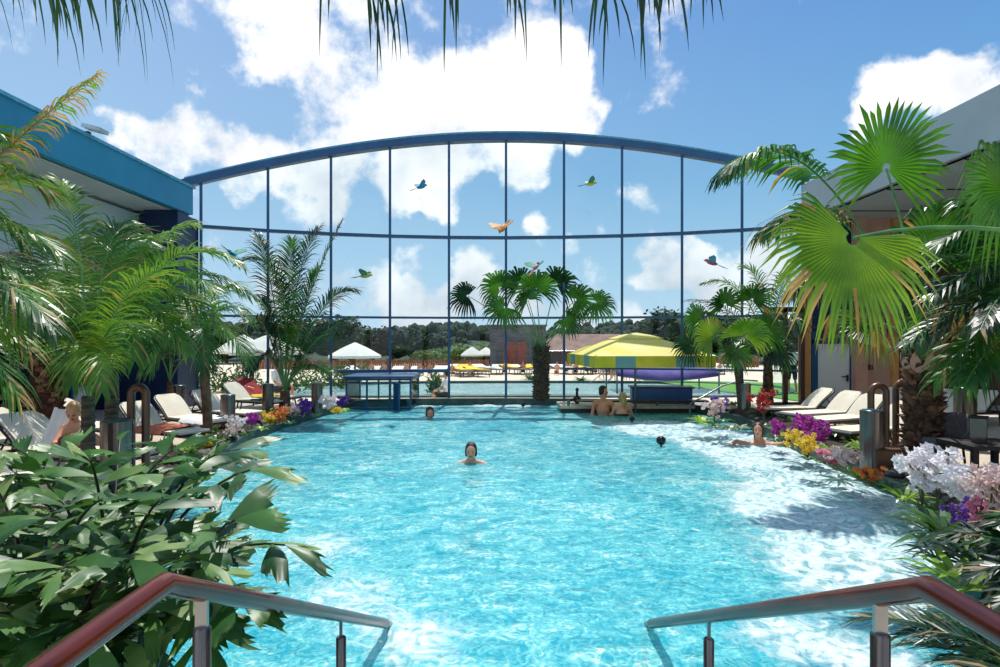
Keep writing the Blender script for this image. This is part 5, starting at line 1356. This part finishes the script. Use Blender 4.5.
for i, (px, d, ty, w) in enumerate(TR):
    where = 'left of the glazed passage' if px < 330 else ('behind the white parasol' if px < 380 else ('between white parasol and shingled building' if px < 470 else ('behind the brown roofed barn' if px < 650 else 'behind the fan palms on the right')))
    tree(px, d, ty, w, 'dark green rounded tree beyond the terrace, ' + where, False, i + 1)
for i, (px, d, ty, w) in enumerate([(470, 44, 344, 2.2), (488, 46, 345, 2.0), (452, 42, 346, 1.6), (430, 40, 350, 1.4)]):
    tree(px, d, ty, w, 'pale green bush left of the shingled building, below the dark hill', True, 40 + i)
# shrubs and planting just outside on the left
for i, (px, d, h, w, pal) in enumerate([(205, 19.5, 1.2, .8, 0), (232, 20, 1.0, .7, 1), (250, 19, .95, .6, 1), (300, 20, 1.1, .8, 1), (325, 22, .9, .8, 1), (345, 21, .9, .5, 1), (180, 18.5, 1.3, .8, 0), (362, 26, .8, .6, 1), (435, 19.5, .65, .28, 1)]):
    r = thing('shrub', ['olive green shrub outside the glass on the left', 'dark shrub outside the glass on the left'][1 - pal] + (', nearest the slim palm' if px < 240 else (' behind the slender palm' if px < 340 else ' near the glazed passage')), 'shrub', (wx(px, d), d, GZ), group='shrubs outside the glass')
    mb = MB(); rg = random.Random(60 + i)
    for k in range(260):
        v = V((rg.gauss(0, 1), rg.gauss(0, 1), abs(rg.gauss(0, 1)))).normalized() * rg.uniform(.3, 1); c_ = V((v.x * w, v.y * w, v.z * h))
        leaflet(mb, c_, V((rg.gauss(0, 1), rg.gauss(0, 1), 1)), .2, .06, V((rg.gauss(0, 1), rg.gauss(0, 1), 0)), .3, 0)
    mb.build('foliage', M['tree_leaf2' if pal else 'leaf'], r)
# fence
def reed(xa, ya, xb, yb, z0, z1, lab):
    r = thing('reed_fence', lab, 'fence', (xa, ya, z0)); mb = MB(); b = V((xb - xa, yb - ya, 0)); n = int(b.length / .12); nn = b.normalized(); pn = V((-nn.y, nn.x, 0))
    for k in range(n): mb.tube([b * (k / n) + pn * .02 * (k % 2), b * (k / n) + pn * .02 * (k % 2) + V((0, 0, z1 - z0 + .03 * math.sin(k * 2.3)))], .055, n=6)
    mb.build('reed_panel', M['reed'], r)
    for k in range(int(b.length / 2) + 1): mb = MB(); mb.tube([nn * 2 * k - pn * .1, nn * 2 * k - pn * .1 + UP * (z1 - z0 + .1)], .05, n=8); mb.build('post', M['bark'], r)
reed(wx(352, 34), 34, wx(490, 34), 34, GZ, .68, 'low brown reed fence across the terrace left of the shingled building')
reed(wx(250, 36), 36, wx(352, 34), 34, GZ, .62, 'brown reed fence behind the white parasol, partly hidden by shrubs')
reed(wx(612, 38), 38, wx(760, 38), 38, GZ, .72, 'brown reed fence behind the crowded sunbeds on the right')
# shingled building
d = 36; b = thing('shingled_hut', 'grey shingled flat-roofed hut with a red wooden door front left of the central palm', 'building', (wx(518, d), d, GZ))
w_ = wx(546, d) - wx(490, d); zt_ = 1.8 + 14 / 600 * d - GZ
mb = MB(); K = 14
for k in range(K): mb.box((0, 1.5 + .0, zt_ * (k + .5) / K), (w_ - .015 * (k % 2), 3 - .03 * k * .0, zt_ / K * 1.0))
mb.build('wall', M['shingle'], b)
mb = MB(); mb.box((0, 1.5, zt_ + .04), (w_ + .16, 3.16, .09)); mb.build('roof', M['shingle'], b)
mb = MB(); mb.box((wx(515, d) - wx(518, d), -.05, .78), (1.25, .1, 1.5)); dr_ = mb.build('door', M['redwood'], b)
mb = MB()
for s in (-.68, 0, .68): mb.box((-.18 + s, -.1, .78), (.08, .06, 1.55))
mb.box((-.18, -.1, 1.56), (1.45, .06, .1)); mb.build('door_frame', M['bark_slim'], dr_)
# barn with brown roof
d = 40; b = thing('barn', 'long barn with a brown tiled hipped roof behind the central palm and yellow parasol', 'building', (wx(600, d), d, GZ))
hw_ = 4.0; mb = MB(); mb.box((0, 2.5, .55), (2 * hw_, 4.6, 1.1)); mb.build('wall', M['redwood'], b)
mb = MB(); rz_ = 1.8 + 6 / 600 * 42 - GZ
vs = [V((-hw_ - .5, -.3, .95)), V((hw_ + .5, -.3, .95)), V((hw_ + .5, 5.3, .95)), V((-hw_ - .5, 5.3, .95)), V((-hw_ + 1.4, 2.5, rz_)), V((hw_ - 1, 2.5, rz_))]
mb.add(vs, [(0, 1, 5, 4), (1, 2, 5), (2, 3, 4, 5), (3, 0, 4), (3, 2, 1, 0)]); mb.build('roof', M['rooftile'], b)
mb = MB(); mb.tube([V((-hw_ - .5, -.35, .98)), V((hw_ + .5, -.35, .98))], .05, n=6); mb.build('gutter', M['steel'], b)
for x in (-3, -1, 1, 3): mb = MB(); mb.box((x, .17, .6), (.9, .06, .8)); f_ = mb.build('window', M['frame_dark'], b)
# white parasols
def wpar(px, d, lab, hw, ze, za, n=8, base=None):
    r = thing('parasol', lab, 'parasol', (wx(px, d), d, GZ), group='white parasols on the terrace')
    mb = MB(); vs = [V((0, 0, za))]
    for f_, zf in ((.5, .55), (1, 0)):
        for k in range(n): q = 2 * PI * (k + .5) / n; vs.append(V((hw * f_ * math.cos(q), hw * f_ * math.sin(q), ze + (za - ze) * zf)))
    fs = [(0, 1 + k, 1 + (k + 1) % n) for k in range(n)] + [(1 + k, 1 + n + k, 1 + n + (k + 1) % n, 1 + (k + 1) % n) for k in range(n)]
    for k in range(n): v = vs[1 + n + k]; vs.append(v - UP * .1)
    fs += [(1 + n + k, 1 + 2 * n + k, 1 + 2 * n + (k + 1) % n, 1 + n + (k + 1) % n) for k in range(n)]
    mb.add(vs, fs); mb.build('canopy', M['parasol_white'], r)
    mb = MB(); mb.tube([V((0, 0, 0)), V((0, 0, za))], .035, n=10); mb.build('pole', M['wood_dark'], r)
    mb = MB(); mb.lathe([(0, 0), (.3, 0), (.3, .06), (.05, .1)], n=16); mb.build('base', M['frame_dark'], r)
wpar(355, 24, 'white parasol standing alone above the glazed passage', 1.05, 1.8 - 15.5 / 25 - GZ, 1.8 - 2 / 25 - GZ)
wpar(268, 21, 'wide white parasol behind the slender palm', 1.35, 1.8 - 12 / 600 * 21 - GZ, 1.8 + 6 / 600 * 21 - GZ, 4)
wpar(243, 23, 'white parasol overlapping the wide one, nearer the left palms', 1.1, 1.8 - 11 / 600 * 23 - GZ, 1.8 + 6 / 600 * 23 - GZ, 4)
wpar(472, 40, 'small white parasol far off at the reed fence', .8, .75, 1.3); wpar(486, 41, 'small white parasol right beside the shingled hut', .8, .75, 1.25)

# outdoor sunbeds, towels, people
base_f = make_lounger('small flat sunbed on the far beach at left', 'sunbeds on the far beach', 14, .6, .26); first_bed = True
rg = random.Random(31); ys = [(28.5, [352, 372, 396, 415, 440, 462, 476]), (30.5, [458, 470, 484, 497, 512, 520, 528, 562, 570, 580, 590, 604, 618, 632, 646, 660, 674, 690, 704, 718]), (33, [606, 618, 630, 642, 656, 668, 682, 696, 708, 722])]
i = 0; wh = 'on the far beach'
for d, pxs in ys:
    for px in pxs:
        x = wx(px, d); a = rad(rg.choice((-70, -90, -110, -60))); i += 1
        lab_ = 'small sunbed ' + wh + (' left of the shingled hut' if px < 490 else ' behind the central palm' if px < 600 else ' seen below the yellow parasol')
        if first_bed: base_f.location = (x, d, GZ); base_f.rotation_euler = (0, 0, a); base_f['label'] = lab_; first_bed = False
        else: dup(base_f, (x, d, GZ), a, lab_, 'sunbeds on the far beach')
        if rg.random() < .62:
            o2 = None; L_ = .9; mb = MB(); ca, sa = math.cos(a), math.sin(a); vs = []
            rows = [[Matrix.Translation((x, d, GZ)) @ Matrix.Rotation(a, 4, 'Z') @ V((u, v, .36 if u > -.35 else .36 + (-.35 - u) * .25)) for v in (-.31, .31)] for u in (.9, .3, -.33, -.8)]
            yl = rg.random() < .7; cloth('towel', ('yellow' if yl else 'white') + ' towel on a sunbed of the far beach', 'towel', rows, M['towel_yellow' if yl else 'towel_white'], .03)['group'] = ('yellow' if yl else 'white') + ' towels on the far sunbeds'
pp = standing(792, 19.5, GZ, (0, 1, 0), 'person in white shirt and dark shorts walking on the lawn beyond the garden door', cl='shirt', s=.92)
pr1 = seated(279, 16.9, .35, (.8, -.6, 0), 'person in a light top sitting outside the glass behind the slender palm', cl='shirt')
pr2 = seated(446, 17.9, .12, (-1, -.3, 0), 'person in a white top sitting at the pool edge right of the glazed passage', skin='skin', cl='shirt', s=.85)
proto_s = seated(500, 30, .3, (0, -1, 0), 'bather sitting on the far beach', grp_ := None) if False else None
def small(kind, px, d, f, lab, **kw):
    return (seated if kind == 's' else standing)(px, d, GZ + (.14 if kind == 's' else 0), f, lab, s=.62 if kind == 's' else .8, **kw)
protos = [small('s', 372, 29, (-.3, -1, 0), 'bather sitting on the far beach left of the first wall post beyond the passage'),
          small('s', 470, 29.5, (.4, -1, 0), 'bather in red sitting on the far beach left of the shingled hut', skin='skin', ex=M['trunks_red']),
          small('t', 613, 25, (0, -1, 0), 'bather standing by the outdoor pool below the yellow parasol', skin='skin'),
          small('t', 628, 25.5, (.5, 1, 0), 'bather in red trunks standing by the outdoor pool below the yellow parasol', ex=M['trunks_red'])]
rg = random.Random(77)
spots = [(358, 29.5, 0), (385, 29, 0), (405, 30, 1), (420, 29, 0), (436, 30, 0), (452, 28.5, 1), (505, 30, 0), (523, 30, 0), (557, 29.5, 1), (566, 31, 0), (576, 30, 0), (586, 31, 1), (596, 30, 0), (606, 31, 0), (612, 30, 1), (622, 31.5, 0), (640, 30, 1), (648, 31, 0), (655, 30, 1),
         (664, 31, 0), (671, 30, 1), (680, 31, 0), (688, 30, 1), (696, 31, 0), (703, 30, 1), (711, 31, 0), (639, 25, 3), (647, 26, 2), (655, 25, 3), (430, 29, 0), (720, 30, 0), (602, 26.5, 2), (570, 32.5, 1), (593, 32.5, 0), (617, 33, 1), (634, 33, 0), (650, 33, 1), (676, 33, 0)]
for px, d, k in spots:
    a = rg.uniform(-.9, .9); src = protos[k]
    dup(src, (wx(px, d), d, GZ + (.12 if k < 2 else 0)), a, ('bather sitting' if k < 2 else 'bather standing') + ' among the sunbeds on the far beach' + (' at left' if px < 490 else ' behind the palm and parasol'), 'bathers on the far beach')
# small bushes on terrace near the outdoor pool
for px, d in ((581, 24.9), (665, 25.5), (530, 26)):
    blade_plant('terrace_shrub', 'small green shrub by the outdoor pool, ' + {581: 'left of the railings', 665: 'under the purple awning', 530: 'left of the central palm'}[px], (wx(px, d), d, GZ), 40, .5, .08, M['tree_leaf2'], 'shrub')

# ------------------------------------------------------------------ world
w = bpy.data.worlds.new('sky'); bpy.context.scene.world = w; w.use_nodes = True
nt = w.node_tree; nt.nodes.clear(); N = nt.nodes.new; L = nt.links.new
out = N('ShaderNodeOutputWorld'); bg = N('ShaderNodeBackground'); L(bg.outputs[0], out.inputs[0])
tc = N('ShaderNodeTexCoord'); nrm = N('ShaderNodeVectorMath'); nrm.operation = 'NORMALIZE'; L(tc.outputs['Generated'], nrm.inputs[0]); DIR = nrm.outputs[0]
def mth(op, a, b=0., c=None):
    x = N('ShaderNodeMath'); x.operation = op
    for i, v in enumerate((a, b)) if c is None else enumerate((a, b, c)):
        if isinstance(v, (int, float)): x.inputs[i].default_value = v
        else: L(v, x.inputs[i])
    return x.outputs[0]
sep = N('ShaderNodeSeparateXYZ'); L(DIR, sep.inputs[0])
ramp = N('ShaderNodeValToRGB'); L(sep.outputs[2], ramp.inputs[0]); e = ramp.color_ramp.elements
e[0].position = 0; e[0].color = (*lin((196, 222, 236)), 1); e[1].position = 1; e[1].color = (*lin((50, 104, 180)), 1)
for p_, c_ in ((.12, (158, 200, 226)), (.25, (112, 170, 214)), (.45, (84, 142, 206))):
    q = e.new(p_); q.color = (*lin(c_), 1)
# brighter, hazier to the left (towards the sun side)
hz = N('ShaderNodeMapRange'); hz.inputs['From Min'].default_value = .75; hz.inputs['From Max'].default_value = -.55; L(sep.outputs[0], hz.inputs['Value'])
hz.inputs['To Min'].default_value = 0; hz.inputs['To Max'].default_value = .5
mixh = N('ShaderNodeMix'); mixh.data_type = 'RGBA'; L(hz.outputs[0], mixh.inputs[0]); L(ramp.outputs[0], mixh.inputs[6]); mixh.inputs[7].default_value = (*lin((186, 212, 240)), 1)
n1 = N('ShaderNodeTexNoise'); n1.inputs['Scale'].default_value = 5.2; n1.inputs['Detail'].default_value = 9; n1.inputs['Roughness'].default_value = .62; L(DIR, n1.inputs['Vector'])
n2 = N('ShaderNodeTexNoise'); n2.inputs['Scale'].default_value = 2.6; n2.inputs['Detail'].default_value = 4; L(DIR, n2.inputs['Vector'])
wn = N('ShaderNodeTexNoise'); wn.inputs['Scale'].default_value = 7; wn.inputs['Detail'].default_value = 6; L(DIR, wn.inputs['Vector'])
wv = N('ShaderNodeVectorMath'); wv.operation = 'MULTIPLY_ADD'; L(wn.outputs['Color'], wv.inputs[0]); wv.inputs[1].default_value = (.22, .22, .22)
wo_ = N('ShaderNodeVectorMath'); wo_.operation = 'SUBTRACT'; L(DIR, wo_.inputs[0]); wo_.inputs[1].default_value = (.11, .11, .11); L(wo_.outputs[0], wv.inputs[2]); WD = wv.outputs[0]
CL = [(395, 70, 95), (330, 60, 70), (470, 100, 75), (545, 95, 62), (596, 118, 38), (310, 10, 70), (440, 150, 60), (500, 150, 50), (410, 180, 45), (360, 130, 60), (520, 178, 34), (440, 210, 25), (255, 62, 30), (560, 60, 30),
      (112, 108, 40), (140, 125, 50), (190, 140, 55), (235, 155, 55), (290, 175, 50), (330, 190, 40), (200, 68, 18), (215, 235, 32), (230, 180, 30),
      (895, 100, 50), (940, 85, 52), (1000, 78, 60), (870, 125, 26), (1060, 60, 70),
      (345, 272, 40), (385, 292, 44), (425, 300, 40), (480, 287, 34), (452, 300, 34), (520, 312, 34), (590, 312, 36), (650, 212, 32), (665, 255, 34), (690, 262, 34), (710, 285, 36), (765, 255, 26), (545, 232, 22), (598, 228, 22), (280, 290, 36), (640, 310, 30), (730, 300, 36)]
acc = None
for px, py, r in CL:
    v0 = V(((px - 500) / F, 1, (HOR - py) / F)).normalized(); v1 = V(((px + r - 500) / F, 1, (HOR - py) / F)).normalized(); v2 = V(((px - 500) / F, 1, (HOR - py + r) / F)).normalized()
    ang = (v0.angle(v1) + v0.angle(v2)) / 2
    dp = N('ShaderNodeVectorMath'); dp.operation = 'DISTANCE'; L(WD, dp.inputs[0]); dp.inputs[1].default_value = v0
    mr = N('ShaderNodeMapRange'); mr.interpolation_type = 'SMOOTHSTEP'; L(dp.outputs['Value'], mr.inputs['Value']); mr.inputs['From Min'].default_value = 0; mr.inputs['From Max'].default_value = ang * 1.45
    mr.inputs['To Min'].default_value = 1; mr.inputs['To Max'].default_value = 0
    acc = mr.outputs[0] if acc is None else mth('ADD', acc, mr.outputs[0])
# open sky behind the viewer gets free noise clouds
back = N('ShaderNodeMapRange'); back.inputs['From Min'].default_value = .1; back.inputs['From Max'].default_value = -.4; L(sep.outputs[1], back.inputs['Value'])
bk = mth('MULTIPLY', back.outputs[0], mth('MULTIPLY', n2.outputs['Fac'], 1.2))
acc = mth('ADD', mth('MINIMUM', acc, 1.15), bk)
den = mth('ADD', mth('MULTIPLY', acc, .62), mth('MULTIPLY', mth('SUBTRACT', n1.outputs['Fac'], .52), 2.6))
cm = N('ShaderNodeMapRange'); cm.interpolation_type = 'SMOOTHSTEP'; L(den, cm.inputs['Value']); cm.inputs['From Min'].default_value = .2; cm.inputs['From Max'].default_value = .62
cr = N('ShaderNodeValToRGB'); n3 = N('ShaderNodeTexNoise'); n3.inputs['Scale'].default_value = 9; n3.inputs['Detail'].default_value = 5
L(DIR, n3.inputs['Vector']); L(mth('ADD', mth('MULTIPLY', n3.outputs['Fac'], .7), mth('MULTIPLY', sep.outputs[2], .45)), cr.inputs[0])
cr.color_ramp.elements[0].position = .28; cr.color_ramp.elements[0].color = (*lin((206, 214, 226)), 1); cr.color_ramp.elements[1].position = .52; cr.color_ramp.elements[1].color = (1.05, 1.05, 1.05, 1)
mc = N('ShaderNodeMix'); mc.data_type = 'RGBA'; L(cm.outputs[0], mc.inputs[0]); L(mixh.outputs[2], mc.inputs[6]); L(cr.outputs[0], mc.inputs[7])
L(mc.outputs[2], bg.inputs['Color']); bg.inputs['Strength'].default_value = 1.0
w.cycles.sampling_method = 'MANUAL'; w.cycles.sample_map_resolution = 512

# ------------------------------------------------------------------ sun and camera
sl = bpy.data.lights.new('sun', 'SUN'); sl.energy = 4.6; sl.angle = rad(.6); sl.color = (1, .96, .9)
so = bpy.data.objects.new('sun', sl); C.objects.link(so)
sdir = V((.05, .46, 1.0)).normalized()
so.rotation_euler = sdir.to_track_quat('Z', 'Y').to_euler(); so.location = sdir * 30
cam = bpy.data.cameras.new('camera'); co = bpy.data.objects.new('camera', cam); C.objects.link(co)
co.location = (0, 0, CAMZ); co.rotation_euler = (rad(90), 0, 0); cam.sensor_width = 36; cam.lens = 36 * F / 1000; cam.shift_y = (HOR - 333.5) / 1000
cam.clip_start = .05; cam.clip_end = 600
sc = bpy.context.scene; sc.camera = co
sc.view_settings.view_transform = 'Standard'; sc.view_settings.look = 'None'; sc.view_settings.gamma = 1; sc.view_settings.exposure = 0.15
sc.cycles.max_bounces = 8; sc.cycles.transparent_max_bounces = 24; sc.cycles.diffuse_bounces = 3; sc.cycles.glossy_bounces = 3; sc.cycles.sample_clamp_indirect = 4
